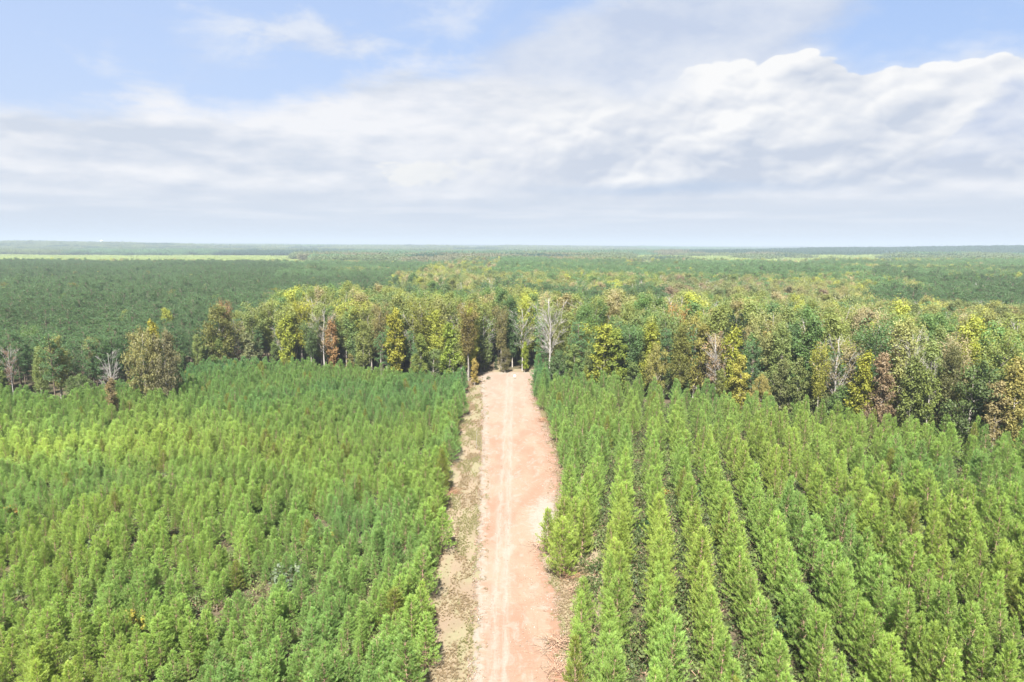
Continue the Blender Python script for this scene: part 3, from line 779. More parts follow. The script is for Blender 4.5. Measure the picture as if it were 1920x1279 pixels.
hero('sparse', 2, 1576, 614, 7, (0.200, 0.170, 0.085), 'broad pale tree with bare grey limbs fanning out in the right woods', 'the broad pale bare-limbed tree', 1.2)
hero('column', 2, 1622, 657, 2, (0.210, 0.230, 0.035), 'yellow-green tree with thin stem right of the broad pale bare-limbed tree', 'the thin-stemmed yellow-green tree', 1.1)
hero('cone', 1, 1660, 656, 1, (0.180, 0.140, 0.090), 'reddish brown conical tree in front of the right woods', 'the reddish brown cone', 0.8)
hero('column', 3, 1716, 664, 0, (0.120, 0.155, 0.045), 'vine-wrapped green column with bleached twig tips, left one of the two', 'the left vine column', 1.0)
hero('dead', 1, 1716, 650, 1, GR, 'bleached dead top standing out of the left vine column', 'the bleached dead top', 0.45, 'dead_tree')
hero('column', 0, 1747, 690, -1, (0.130, 0.170, 0.045), 'vine-wrapped green column with white twig tips, right one of the two', 'the right vine column', 0.85)
hero('dead', 2, 1750, 676, 0, GR, 'white dead twigs rising out of the right vine column', 'the white dead twigs', 0.45, 'dead_tree')
hero('oval', 2, 1790, 640, 3, (0.120, 0.130, 0.055), 'tall grey-green oval tree right of the vine columns', 'the grey-green oval tree', 0.85)
hero('cone', 0, 1874, 712, -1, (0.190, 0.170, 0.085), 'small pale beige tree in front of the woods near the right border', 'the small pale beige tree', 0.95)
hero('column', 1, 1911, 668, 1, (0.232, 0.223, 0.075), 'orange-yellow tree cut by the right border of the photo', 'the orange-yellow border tree', 1.0)
hero('round', 3, 1830, 672, 4, (0.080, 0.120, 0.040), 'rounded dark green tree between the grey-green oval tree and the right border', 'the rounded dark green tree', 0.9)
# among the left pines: an old snag with vines round its foot
hero('dead', 1, 203, 662, 0, GR, 'silvery dead snag with two bare tops standing among the left pines', 'the silvery snag', 0.95, 'dead_snag', dist=172)
hero('column', 1, 206, 708, 0, (0.200, 0.165, 0.085), 'brownish vine growth wrapped round the foot of the silvery snag', 'the vine growth', 1.15, 'vine_growth', dist=171, cat='vines')
hero('dead', 0, 451, 690, 0, GR, 'small bleached stem in the left pines', 'the small bleached stem', 0.3, 'dead_sapling', dist=215)

def near_hero(x, y, k=1.0):
    return any((x - h[2]) ** 2 + (y - h[3]) ** 2 < (h[5] * k) ** 2 for h in HEROES)
def to_px(x, y, z):
    d = CR.transposed() @ Vector((x, y, z - EYE)); return 960 + 1280 * d.x / -d.z, 639.5 - 1280 * d.y / -d.z

# ------------------------------------------------------------------ what grows where beyond the wood edge
def stand(x, y):
    """which forest block a point lies in: 0 dark pine, 1 mid pine, 2 light young pine, 3 olive hardwood, 4 brownish hardwood"""
    x = np.asarray(x, float); y = np.asarray(y, float); b = x / y; e = y - woods_edge(x)
    wx = x + 160 * (fbm(x / 300, y / 300, 101, 3) - .5) * 2; wy = y + 240 * (fbm(x / 260, y / 400, 103, 3) - .5) * 2
    big = 1 + 1.6 * np.clip((y - 1500) / 5000, 0, 1)
    h = vnoise(np.floor(wx / (420 * big)) * 7.13 + .37, np.floor(wy / (300 * big)) * 3.71 + .61, 107)
    st = np.select([h < .20, h < .42, h < .54, h < .84], [0, 1, 2, 3], 4)
    st = np.where((y < 1100) & (st == 2), 1, st)
    # what the view shows
    n = fbm(x / 160 + 5, y / 260 + 2, 11, 4) - .5
    st = np.where((y < 620 + 300 * n) & (e > 0), np.where(n > .10, 0, 3), st)
    st = np.where((y > 330) & (y < 560 + 400 * n) & (b > .22) & (b < .5 + n), 4, st)
    st = np.where((b < -0.10 - 0.22 * np.clip((y - 380) / 500, 0, 1) + 0.14 * n) & (y < 1120 + 200 * n), 0, st)
    st = np.where((b < -0.02) & (y < 430 + 200 * n) & (e > 42), 0, st)
    st = np.where((b > .52) & (y > 300) & (y < 800) & (n > -.06), 0, st)
    st = np.where((np.abs(b + .05) < .30) & (y > 600) & (y < 900) & (n > -.03), 1, st)
    st = np.where((b < -.30 + .1 * n) & (y > 1120 + 200 * n) & (y < 2450), 2, st)
    st = np.where((b > -.30) & (b < .12) & (y > 1150) & (y < 1900) & (n < .05), 4, st)
    st = np.where((b > .16) & (b < .55) & (y > 980 + 500 * n) & (y < 2350) & (n > -.12), 2, st)
    st = np.where((b > .24) & (y > 2350) & (y < 3900), 0, st)  # right ridge: its cloud shadow is put into the dark tint
    st = np.where((e < 78) & (b > -.40), 3, st)
    st = np.where((e < 110) & (b > .15), 3, st)
    return st
def cover(x, y):
    st = stand(x, y); e = y - woods_edge(x)
    n2 = vnoise(np.asarray(x) / 23, np.asarray(y) / 23, 21)
    p = np.select([st == 0, st == 1, st == 2, st == 3], [.97, .93, .95, .14], .06)
    p = np.where((st >= 3) & (n2 > .80) & (y > 300), .8, p)
    return np.where(e < 14, np.minimum(p, .25), p)
def pick(pal, w, n, rng):
    return np.array(pal)[rng.choice(len(pal), n, p=np.array(w) / sum(w))]
HW = [(.158, .198, .060), (.090, .158, .052), (.14, .185, .065), (.20, .190, .095), (.24, .28, .055), (.190, .212, .085), (.24, .225, .135), (.26, .18, .07), (.072, .130, .052)]
def hw_tint(x, y, rng):
    n = len(x); base = pick(HW, [6, 5, 5, 1.2, 2.2, 3.5, 1.5, 0.12, 2.0], n, rng)
    brown = fbm(x / 90, y / 140, 41, 3)[:, None]
    base = base * (1 - 0.40 * np.clip((brown - 0.5) * 5, 0, 1)) + np.array((.205, .205, .095)) * 0.40 * np.clip((brown - 0.5) * 5, 0, 1)
    return base * (1.0 + 0.3 * rng.random((n, 1)))

def jgrid(x0, x1, y0, y1, s, rng, j=0.42):
    gx, gy = np.meshgrid(np.arange(x0, x1, s), np.arange(y0, y1, s)); gx = gx.ravel(); gy = gy.ravel()
    return gx + rng.normal(size=len(gx)) * s * j * 0.7, gy + rng.normal(size=len(gy)) * s * j * 0.7

# tall woods from the edge out to 1300 m
rng = np.random.default_rng(77)
x1, y1 = jgrid(-1050, 1050, 60, 1320, 4.9, rng)       # broadleaf
e1 = y1 - woods_edge(x1)
ok = in_view(x1, y1, np.where(y1 < 300, 1.4, 1.12)) & (e1 > 2.5) & (rng.random(len(x1)) > cover(x1, y1))
ok &= ~((np.abs(x1 - (-6.0 - (y1 - 236) * 0.045)) < 2.6) & (y1 > 200) & (y1 < 262))
ok &= ~((x1 > -13) & (x1 < 10) & (y1 < 241))
x1, y1, e1 = x1[ok], y1[ok], e1[ok]
k = np.array([not near_hero(a, b_) if b_ < 300 else True for a, b_ in zip(x1, y1)]); x1, y1, e1 = x1[k], y1[k], e1[k]
x2, y2 = jgrid(-1050, 1050, 60, 1320, 5.0, rng, 0.40)  # pine
e2 = y2 - woods_edge(x2)
ok = in_view(x2, y2, np.where(y2 < 300, 1.35, 1.12)) & (e2 > 3) & (rng.random(len(x2)) < cover(x2, y2)) & (np.abs(x2 - (-6.0 - (y2 - 236) * 0.045)) > 3)
x2, y2, e2 = x2[ok], y2[ok], e2[ok]
k = np.array([not near_hero(a, b_, 0.8) if b_ < 300 else True for a, b_ in zip(x2, y2)]); x2, y2, e2 = x2[k], y2[k], e2[k]

LAST = [0]
def in_front(x, y, h):
    px, py = to_px(x, y, h * .95)
    return any(y < q[3] and abs(px - q[0]) < 15 and py < q[1] + 55 for q in HEROES)
LAST = [0]
def relation(px, py):
    best = min(HEROES, key=lambda h: (h[0] - px) ** 2 + ((h[1] - py) * 1.3) ** 2)
    dx, dy = px - best[0], py - best[1]; LAST[0] = math.hypot(dx, dy)
    if abs(dx) < 16: return ('above ' if dy < 0 else 'below ') + best[4]
    return ('left of ' if dx < 0 else 'right of ') + best[4]
def hue_word(c):
    r, g, b = c; l = g
    if r > g * 1.05: return 'rusty orange' if r > .22 else 'tan-brown'
    if r > g * 0.97: return 'pale tan' if b > .09 else 'golden'
    if r > g * 0.86: return 'olive' if l < .19 else 'yellow-green'
    if l < .085: return 'dark green'
    return 'mid-green'

H1 = 24.5 + 3.0 * rng.normal(size=len(x1)).clip(-1.6, 1.4)
H1 = np.where(x1 < -95, H1 * 0.72, H1)
fr = (e1 < 13) & (rng.random(len(x1)) < 0.62)            # lower growth along the front
H1 = np.where(fr, rng.uniform(8, 15, len(x1)), H1)
H1 = np.where(e1 > 90, H1 * 0.86, H1)
k = np.array([not (b_ < 300 and in_front(a, b_, c_)) for a, b_, c_ in zip(x1, y1, H1)])
x1, y1, e1, H1, fr = x1[k], y1[k], e1[k], H1[k], fr[k]
T1 = hw_tint(x1, y1, rng); st1 = stand(x1, y1)
T1 = np.where((st1 == 4)[:, None], T1 * .5 + np.array((.158, .168, .100)) * .5, T1)
T1 = np.where((st1 == 4)[:, None] & (rng.random((len(x1), 1)) < .10), np.array((.20, .165, .12)), T1)
T1[fr] = T1[fr] * 0.4 + pick([(.06, .11, .04), (.09, .15, .045), (.17, .22, .05), (.08, .13, .045)], [3, 3, 1.4, 2], fr.sum(), rng) * 0.6
kinds_tall = ['vase', 'vase', 'oval', 'oval', 'vase', 'sparse', 'oval']
kinds_low = ['column', 'cone', 'round', 'round']
K1 = np.array([(kinds_low if f else kinds_tall)[rng.integers(4 if f else 7)] for f in fr])
K1 = np.where((K1 == 'sparse') & (x1 < -88), 'oval', K1)
v1 = np.array([-25 < to_px(a, b_, 12)[0] < 1945 for a, b_ in zip(x1, y1)])
order = np.argsort(np.hypot(x1, y1) + np.where(v1, 0, 1e5))
N_IND = 300 - sum(1 for h in HEROES)
ind = set(order[:N_IND].tolist())
H0S = {'young_pine': 8.6, 'tall_pine': 17, 'oval': 24.5, 'vase': 25.5, 'sparse': 25, 'column': 15.3, 'cone': 14.3, 'round': 14.5}
SHAPE = {'vase': 'fan-crowned tree', 'oval': 'tall full-crowned tree', 'sparse': 'thin-leaved bare-limbed tree', 'column': 'low columnar tree', 'cone': 'low cone-shaped tree', 'round': 'low bushy tree'}
for i in ind:
    k_ = str(K1[i]); px, py = to_px(x1[i], y1[i], H1[i])
    if not -40 < px < 1960:
        lab = '%s %s in the woods at the photo border' % (hue_word(T1[i]), SHAPE[k_])
    else:
        lab = '%s %s, %s' % (hue_word(T1[i]), SHAPE[k_], relation(px, py))
    RANKED.append((lab, LAST[0] if -40 < px < 1960 else px)); tree('broadleaf_tree', k_, int(rng.integers(5)), x1[i], y1[i], H1[i], T1[i], lab, 'broadleaf trees along the edge of the woods', width=H1[i] / H0S[k_] * rng.uniform(.85, 1.1))
FL = []
VARS = {}
for k_ in ('vase', 'oval', 'sparse', 'column', 'cone', 'round'):
    VARS[k_] = list(range(len(FL), len(FL) + len(FORMS[k_]))); FL += [f[2] for f in FORMS[k_]]
rest = np.array([i for i in range(len(x1)) if i not in ind])
var = np.array([VARS[str(K1[i])][rng.integers(len(VARS[str(K1[i])]))] for i in rest])
h0 = np.array([H0S[str(K1[i])] for i in rest]); s = H1[rest] / h0
w = s * rng.uniform(.9, 1.25, len(rest)) * np.where(e1[rest] > 150, 1.12, 1)
mass('mixed_woods', FL, np.column_stack([x1[rest], y1[rest], height(x1[rest], y1[rest])]), var, rng.uniform(0, 6.28, len(rest)), np.column_stack([w, w, s]), T1[rest],
     'mixed olive and brown broadleaf woods stretching away behind the wood edge', 'woods')

H2 = 16.5 + 1.3 * rng.normal(size=len(x2)) + 2.5 * (fbm(x2 / 120, y2 / 120, 3) - .5) * 2 + np.where(x2 > -20, 4.5, 0)
st2 = stand(x2, y2); H2 = np.where(st2 == 2, 7.0, H2)
T2 = np.where((st2 == 0)[:, None], TP, np.where((st2 == 2)[:, None], np.array((.19, .27, .09)), TP * 1.4)) * (0.92 + 0.16 * rng.random((len(x2), 1))) * (1 + 0.5 * (fbm(x2 / 70, y2 / 90, 9)[:, None] - 0.5))
yel = rng.random(len(x2)) < 0.005; T2[yel] = (.17, .18, .05)
v2 = np.array([-25 < to_px(a, b_, 12)[0] < 1945 for a, b_ in zip(x2, y2)])
order = np.argsort(np.hypot(x2, y2) + np.where(v2, 0, 1e5)); ind2 = order[:280]
for i in ind2:
    px, py = to_px(x2[i], y2[i], H2[i])
    side = 'left' if x2[i] < 0 else 'right'
    lab = '%s tall pine, %s' % ('yellowish' if yel[i] else 'dark green', relation(px, py))
    RANKED.append((lab, LAST[0])); tree('tall_pine', 'tall_pine', int(rng.integers(6)), x2[i], y2[i], H2[i], T2[i], lab, 'tall pines along the front of the pine woods', width=H2[i] / 17 * rng.uniform(.85, 1.2))
rest = np.setdiff1d(np.arange(len(x2)), ind2); s = H2[rest] / 17 * rng.uniform(.88, 1.12, len(rest)); w = s * rng.uniform(1.05, 1.4, len(rest))
mass('pine_forest', [f[2] for f in FORMS['tall_pine']], np.column_stack([x2[rest], y2[rest], height(x2[rest], y2[rest])]), rng.integers(0, 6, len(rest)), rng.uniform(0, 6.28, len(rest)),
     np.column_stack([w, w, s]), T2[rest], 'dark bluish green pine forest spreading behind the left wood edge', 'forest')

# far canopy: each form is a 60 m piece of forest roof with its own trees
def canopy_form(seed, n=64, size=66.0, h=18.0, per=26):
    rg = np.random.default_rng(seed); b = MB()
    for i in range(n):
        cx, cy = (i % 8 + .5 + rg.normal() * .3) * size / 8 - size / 2, (i // 8 + .5 + rg.normal() * .3) * size / 8 - size / 2
        H = h * (0.85 + 0.3 * rg.random()); R = 3.8 + 1.6 * rg.random()
        P = rg.normal(size=(3, 3)) * [R * .45, R * .45, 1.4] + [cx, cy, H * 0.8]
        leaves(b, P, R * 1.1, per, 1.25, np.full(3, 0.5 + 0.15 * rg.normal()), rg, 0.7)
        leaves(b, np.array([[cx, cy, H * .4]]), R * 1.2, 10, 1.8, [0.3], rg, 2.0)
    return b
CAN = [canopy_form(700 + i).mesh('canopy', [M_leaf]) for i in range(5)]
P, Sx, T = [], [], []
rng = np.random.default_rng(91)
for y0, yy1, s, zs in ((1290, 4200, 58, 1.0), (4200, 11000, 150, 1.25), (11000, 29000, 380, 1.5)):
    x, y = jgrid(-yy1 * 0.86, yy1 * 0.86, y0, yy1, s, rng, 0.2)
    k = in_view(x, y); x, y = x[k], y[k]; n = len(x); b = x / y
    st = stand(x, y)
    PAL = np.array([(.034, .084, .062), (.080, .165, .092), (.215, .290, .115), (.112, .160, .084), (.145, .158, .104)])
    tint = PAL[st]; m_ = vnoise(x / 90, y / 90, 97)[:, None]
    tint = np.where((st[:, None] >= 3) & (m_ > .7), PAL[0], tint)
    zz = np.where(st == 2, np.where(x < 0, .36, .62), np.where(st == 0, .95, 1.05)) * zs * (0.9 + 0.2 * rng.random(n))
    tint = tint * (0.92 + 0.16 * rng.random((n, 1)))
    P.append(np.column_stack([x, y, height(x, y) - 0.5])); T.append(tint); Sx.append(np.column_stack([np.full(n, s / 58), np.full(n, s / 58), zz]))
P, Sx, T = np.concatenate(P), np.concatenate(Sx), np.concatenate(T)
mass('far_woods', CAN, P, rng.integers(0, 5, len(P)), rng.integers(0, 4, len(P)) * PI / 2 + 0.3, Sx, T, 'far-off rolling woods fading to blue below the horizon', 'woods')
print('counts', len(x1), len(x2), len(P))

# ------------------------------------------------------------------ young pine plantations on both sides of the road
rng = np.random.default_rng(55)
A_ROW = math.radians(11.8)
u_ = np.array([math.sin(A_ROW), math.cos(A_ROW)]); n_ = np.array([math.cos(A_ROW), -math.sin(A_ROW)])
rows = []
for r in range(-40, 70):                                  # right of the road, in clear rows
    for q in range(0, 128):
        s_ = q * 2.5 + rng.normal() * 0.45 + (r % 3) * 0.9
        pnt = n_ * (r * 5.4 + 1.0 + 0.9 * math.sin(s_ / 31.0 + r * 0.3)) + u_ * s_ + n_ * rng.normal() * (0.30 + 0.9 * min(1, max(0, (s_ - 110) / 60)))
        rows.append((pnt[0], pnt[1], r))
R_ = np.array(rows); xr_, yr_, rr_ = R_[:, 0], R_[:, 1], R_[:, 2]
ok = (xr_ > lerp(RIGHT_EDGE, yr_)) & (yr_ < woods_edge(xr_) + 1.5) & in_view(xr_, yr_, 1.5) & (yr_ > 40) & (rng.random(len(xr_)) > 0.05)
ok &= ~((np.abs(yr_ - 82) < 4.2) & (xr_ < 9.5))
xr_, yr_, rr_ = xr_[ok], yr_[ok], rr_[ok]
hr_ = 8.1 + 1.1 * rng.normal(size=len(xr_)).clip(-1.8, 1.5) + 1.0 * (fbm(xr_ / 25, yr_ / 25, 13) - .5)
yy = np.concatenate([np.arange(42, 76, 2.7), np.arange(101, 212, 2.7)]); exr = lerp(RIGHT_EDGE, yy) + 0.3 + rng.normal(size=len(yy)) * 0.5
k = np.array([np.min((xr_ - a) ** 2 + (yr_ - b) ** 2) > 3.4 for a, b in zip(exr, yy)])
xr_ = np.concatenate([xr_, exr[k]]); yr_ = np.concatenate([yr_, yy[k]]); rr_ = np.concatenate([rr_, np.full(k.sum(), -50)]); hr_ = np.concatenate([hr_, 7.4 + 0.8 * rng.normal(size=k.sum())])
# an extra few that stand out into the clearing
ex = [(6.4, 87.5, 8.8), (5.3, 94.5, 7.6), (7.9, 91.5, 7.8), (7.0, 97.5, 8.2)]
xr_ = np.concatenate([xr_, [e[0] for e in ex]]); yr_ = np.concatenate([yr_, [e[1] for e in ex]]); hr_ = np.concatenate([hr_, [e[2] for e in ex]]); rr_ = np.concatenate([rr_, [-99] * 4])
AL = math.radians(-3)
ul = np.array([math.sin(AL), math.cos(AL)]); nl_ = np.array([math.cos(AL), -math.sin(AL)])
rows = []
for r in range(-132, 2):                                   # left of the road, closer and less even
    for q in range(0, 142):
        pnt = nl_ * (r * 1.85 - 4.0) + ul * (q * 2.0 + rng.normal() * 0.9) + nl_ * rng.normal() * 0.95
        rows.append((pnt[0], pnt[1], r))
L_ = np.array(rows); xl_, yl_ = L_[:, 0], L_[:, 1]
ok = (xl_ < lerp(LEFT_EDGE, yl_)) & (yl_ < woods_edge(xl_) + 1.5) & in_view(xl_, yl_, 1.45) & (yl_ > 40) & (rng.random(len(xl_)) > 0.07)
ok &= ~((np.abs(xl_ + 31) < 3.2) & (np.abs(yl_ - 82) < 2.2)) & ~((np.abs(xl_ + 36) < 3) & (np.abs(yl_ - 77) < 2.2))
xl_, yl_ = xl_[ok], yl_[ok]
hl_ = 4.4 + 0.9 * rng.normal(size=len(xl_)).clip(-1.8, 1.6) + 1.6 * (fbm(xl_ / 30, yl_ / 30, 19) - .5) + np.clip((yl_ - 120) / 90, 0, 1) * 1.0
edge_l = lerp(LEFT_EDGE, yl_) - xl_
hl_ = np.where(edge_l < 3.2, hl_ + 1.2, hl_)
# a row of its own closes the left planting along the clearing
yy = np.arange(42, 212, 2.3); exl = lerp(LEFT_EDGE, yy) - 0.4 + rng.normal(size=len(yy)) * 0.6
k = np.array([np.min((xl_ - a) ** 2 + (yl_ - b) ** 2) > 2.0 for a, b in zip(exl, yy)])
xl_ = np.concatenate([xl_, exl[k]]); yl_ = np.concatenate([yl_, yy[k]]); hl_ = np.concatenate([hl_, 7.2 + 0.7 * rng.normal(size=k.sum())])

px_all = np.concatenate([xr_, xl_]); py_all = np.concatenate([yr_, yl_]); ph_all = np.concatenate([hr_, hl_])
row_all = np.concatenate([rr_, np.full(len(xl_), 1000)])
n = len(px_all)
f = fbm(px_all / 22, py_all / 30, 23, 3)
tint = YP * (0.86 + 0.28 * rng.random((n, 1)))
tint = tint * (1 + np.array([0.18, 0.05, -0.05]) * np.clip((f - 0.5) * 4, 0, 1)[:, None])            # yellower patches
tint = tint * (1 - np.array([0.30, 0.16, -0.15]) * np.clip((0.48 - f) * 4, 0, 1)[:, None])          # bluer patches
far_shade = np.clip((py_all - 110) / 90, 0, 1)[:, None]  # cloud shade over the farther pines, put into their colour
tint = tint * (1 - far_shade * np.array([0.36, 0.24, 0.0]))
sun_patch = np.exp(-(((px_all + 98) / 36) ** 2 + ((py_all - 136) / 20) ** 2))[:, None]  # patch of sunlight on the left pines, painted into their tint
tint = tint * (1 + sun_patch * np.array([0.62, 0.42, 0.45]))
sx = rng.random(n); tint[(sx > .004) & (sx < .03)] = (.20, .25, .06)
keep = np.array([not any((a - h[2]) ** 2 + (b - h[3]) ** 2 < 5 for h in HEROES[-3:] + HEROES[24:27]) for a, b in zip(px_all, py_all)])
px_all, py_all, ph_all, row_all, tint = px_all[keep], py_all[keep], ph_all[keep], row_all[keep], tint[keep]
n = len(px_all)
d3 = np.sqrt(px_all ** 2 + py_all ** 2 + 38 ** 2)
vis = np.array([(-30 < to_px(a, b, 5)[0] < 1950) and (to_px(a, b, c)[1] < 1275) for a, b, c in zip(px_all, py_all, ph_all)])
cand = np.argsort(np.where(vis, d3, 1e9))[:300]
NUM = ['first', 'second', 'third', 'fourth', 'fifth', 'sixth', 'seventh', 'eighth', 'ninth', 'tenth', 'eleventh', 'twelfth', 'thirteenth', 'fourteenth', 'fifteenth']
right_rows = sorted({int(row_all[i]) for i in cand if row_all[i] < 900 and row_all[i] > -90})
along_left = [i for i in cand if row_all[i] == 1000 and lerp(LEFT_EDGE, py_all[i]) - px_all[i] < 1.4]
along_left = sorted(along_left, key=lambda i: py_all[i]); al = {i: k for k, i in enumerate(along_left[:12])}
by_row = {}
for i in cand:
    if -90 < row_all[i] < 900: by_row.setdefault(int(row_all[i]), []).append(i)
rank = {}
for r, L in by_row.items():
    for k, i in enumerate(sorted(L, key=lambda i: py_all[i])): rank[i] = k
MARKS = [(380, 1090, 'the mid-green shrub'), (240, 1130, 'the wide yellow-green shrub'), (115, 1108, 'the small orange-yellow shrub'), (620, 985, 'the lone yellow-green shrub'), (540, 1040, 'the grey-green shrub'),
         (590, 1250, 'the lowest yellow-green shrub'), (700, 1180, 'the pale grey shrub'), (0, 1279, 'the bottom left corner'), (790, 1200, 'the lowest part of the verge')]
for i in cand:
    r = int(row_all[i]); px, py = to_px(px_all[i], py_all[i], ph_all[i] * 0.6)
    if r == -99:
        lab = {8.8: 'lone young pine with bare lower trunk at the right edge of the road', 7.6: 'narrow bright green pine farthest out into the road',
               7.8: 'young pine just behind the bare-trunked pine at the road edge', 8.2: 'young pine right behind the narrow bright pine at the road'}[round(float(ph_all[i]), 1)]
        grp = 'young pines standing out into the clearing'
    elif r < 900:
        k = right_rows.index(r)
        zone = 'at the bottom of the photo' if py > 1130 else ('in the lower right of the photo' if px > 1450 else 'beside the lower part of the road')
        if k < 15 and rank[i] < 6:
            lab = '%s young pine from the bottom, %s planted row right of the road' % (NUM[rank[i]], NUM[k])
        elif k < 15: lab = 'young pine farther up the %s planted row right of the road' % NUM[k]; RANKED.append((lab, float(py_all[i])))
        else: lab = 'young pine in the outer planted rows at the lower right of the photo'; RANKED.append((lab, float(py_all[i])))
        grp = 'young pines in rows right of the road'
    elif i in al:
        lab = '%s young pine from the bottom along the left edge of the road clearing' % NUM[al[i]]
        grp = 'young pines left of the road'
    else:
        best = min(MARKS, key=lambda m: math.hypot(px - m[0], py - m[1])); dx, dy = px - best[0], py - best[1]
        way = ('left of ' if dx < 0 else 'right of ') if abs(dx) > abs(dy) else ('above ' if dy < 0 else 'below ')
        lab = 'left-side young pine, ' + way + best[2]
        RANKED.append((lab, math.hypot(dx, dy)))
        grp = 'young pines left of the road'
    fv = int(rng.integers(12))
    w = ph_all[i] / 8.6 * rng.uniform(.9, 1.15) * (1.16 if px_all[i] < 0 else .95)
    if r == -99: w *= 1.35; tint[i] = (.25, .36, .07)
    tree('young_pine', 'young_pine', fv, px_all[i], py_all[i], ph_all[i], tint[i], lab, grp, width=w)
rest = np.setdiff1d(np.arange(n), cand)
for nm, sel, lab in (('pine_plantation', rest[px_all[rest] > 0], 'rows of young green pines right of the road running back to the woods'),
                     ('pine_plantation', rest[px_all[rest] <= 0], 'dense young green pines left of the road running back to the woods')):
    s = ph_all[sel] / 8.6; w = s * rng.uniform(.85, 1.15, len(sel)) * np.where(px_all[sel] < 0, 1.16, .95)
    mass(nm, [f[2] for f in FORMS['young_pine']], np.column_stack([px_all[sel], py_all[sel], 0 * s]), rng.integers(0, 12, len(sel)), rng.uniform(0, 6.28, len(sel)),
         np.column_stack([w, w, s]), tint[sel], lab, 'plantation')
print('young pines', n, 'woods', len(x1), len(x2))

# ------------------------------------------------------------------ shrubs between the pines
SH = [((.26, .25, .05), 'yellow-green'), ((.30, .19, .05), 'orange-yellow'), ((.045, .095, .035), 'dark green'), ((.11, .15, .10), 'grey-green'), ((.09, .15, .04), 'mid-green'), ((.26, .22, .17), 'pale grey seeding')]
c = 0; tries = 0
SHP = [(1690, 1010, 1, 3.2), (1830, 1175, 3, 2.8), (1610, 1070, 5, 2.4), (1610, 960, 0, 2.6), (1413, 1075, 5, 1.8), (1290, 1268, 5, 2.0), (1560, 1150, 0, 2.0), (1480, 1140, 2, 3.0), (1240, 905, 1, 2.2), (1215, 960, 2, 2.8), (1720, 945, 4, 2.6), (1390, 1245, 2, 2.6),
       (380, 1090, 4, 2.0), (240, 1130, 0, 3.0), (225, 905, 1, 3.0), (115, 1108, 1, 1.6), (620, 985, 0, 2.6), (540, 1040, 3, 3.4), (590, 1250, 0, 2.6), (700, 1180, 5, 2.0), (250, 790, 0, 3.6), (10, 935, 1, 3.0), (130, 900, 5, 2.0), (1310, 900, 2, 3.0), (1850, 920, 3, 2.4)]
for px, py, ti, h in SHP:
    x, y = ground_at(px, py, h * 1.3)
    tree('shrub', 'shrub', c, x, y, h, SH[ti][0], '%s shrub %s, %s' % (SH[ti][1], 'left of the road' if px < 940 else 'right of the road', 'near the bottom of the photo' if py > 1120 else ('midway up' if py > 950 else 'towards the back')), 'shrubs among the young pines', cat='shrub', width=h / 1.9)
    RANKED.append((MADE[-1]['label'], px))
    c += 1

# ------------------------------------------------------------------ weeds, undergrowth and verge grass
rng = np.random.default_rng(33)
x, y = jgrid(-190, 190, 42, 185, 1.35, rng, 0.6)
k = in_view(x, y, 1.05) & (y < woods_edge(x)) & ((x < lerp(LEFT_EDGE, y) + .3) | (x > lerp(RIGHT_EDGE, y) - .3)) & (rng.random(len(x)) < 0.8)
x, y = x[k], y[k]; n = len(x)
tt = pick([(.14, .20, .07), (.15, .155, .08), (.12, .18, .07), (.17, .145, .10), (.19, .26, .09)], [5, 1.2, 5, .6, 4], n, rng) * (0.8 + 0.4 * rng.random((n, 1)))
s = rng.uniform(0.7, 2.4, n) * np.where((x > 0) & (x > lerp(RIGHT_EDGE, y) + 2), 1.15, .8)
tt = tt * np.where((x > 0)[:, None], .62, .85)
mass('undergrowth', [f[2] for f in FORMS['weed']], np.column_stack([x, y, 0 * x]), rng.integers(0, 4, n), rng.uniform(0, 6.28, n), np.column_stack([s, s, s]), tt, 'low weeds and brambles covering the floor between the pines', 'undergrowth')

def grass_form(seed, n=26):
    rg = np.random.default_rng(seed); b = MB()
    for i in range(n):
        an = rg.random() * 6.28; r0 = 0.12 * rg.random(); l = 0.18 + 0.25 * rg.random(); sp = 0.22 * rg.random() + 0.05
        a = np.array([r0 * math.cos(an), r0 * math.sin(an), 0]); s_ = np.array([-math.sin(an), math.cos(an), 0]) * 0.012
        m = a + [math.cos(an) * sp * .4, math.sin(an) * sp * .4, l * .65]; e = a + [math.cos(an) * sp, math.sin(an) * sp, l]
        b.add([a - s_, a + s_, m - s_ * .7, m + s_ * .7, e], [(0, 1, 3), (0, 3, 2), (2, 3, 4)], rg.random())
    return b
GF = [grass_form(800 + i).mesh('grass_tuft', [M_leaf]) for i in range(4)]
x = rng.uniform(-20, 14, 170000); y = rng.uniform(50, 236, 170000)
sl = lerp(SOIL_L, y); sr = lerp(SOIL_R, y)
dens = np.where(x < sl, np.clip((fbm(x / 1.6, y / 5, 44, 4) - 0.36) * 4, 0.05, 1), np.where(x > sr, 0.8, 0.0))
dens = np.where((x > sl) & (x < sl + 1.6), np.clip((fbm(x / 1.2, y / 2, 45) - .56) * 5, 0, 1), dens)
dens = np.where((x < sr) & (x > sr - 1.4), np.clip((fbm(x / 1.2, y / 2, 46) - .56) * 5, 0, 1), dens)
k = (rng.random(len(x)) < dens) & (x > lerp(LEFT_EDGE, y) - 1.5) & (x < lerp(RIGHT_EDGE, y) + 1.5)
x, y = x[k], y[k]; n = len(x)
gmix = fbm(x / 2.5, y / 9, 47, 3)[:, None]
tt = np.where(gmix > 0.52, np.array((.215, .215, .110)), np.array((.245, .200, .135))) * (0.85 + 0.3 * rng.random((n, 1)))
s = rng.uniform(0.45, 0.95, n)
mass('verge_grass', GF, np.column_stack([x, y, 0.03 + 0 * x]), rng.integers(0, 4, n), rng.uniform(0, 6.28, n), np.column_stack([s, s, s * .8]), tt, 'thin dry grass on the strip beside the dirt road', 'grass')

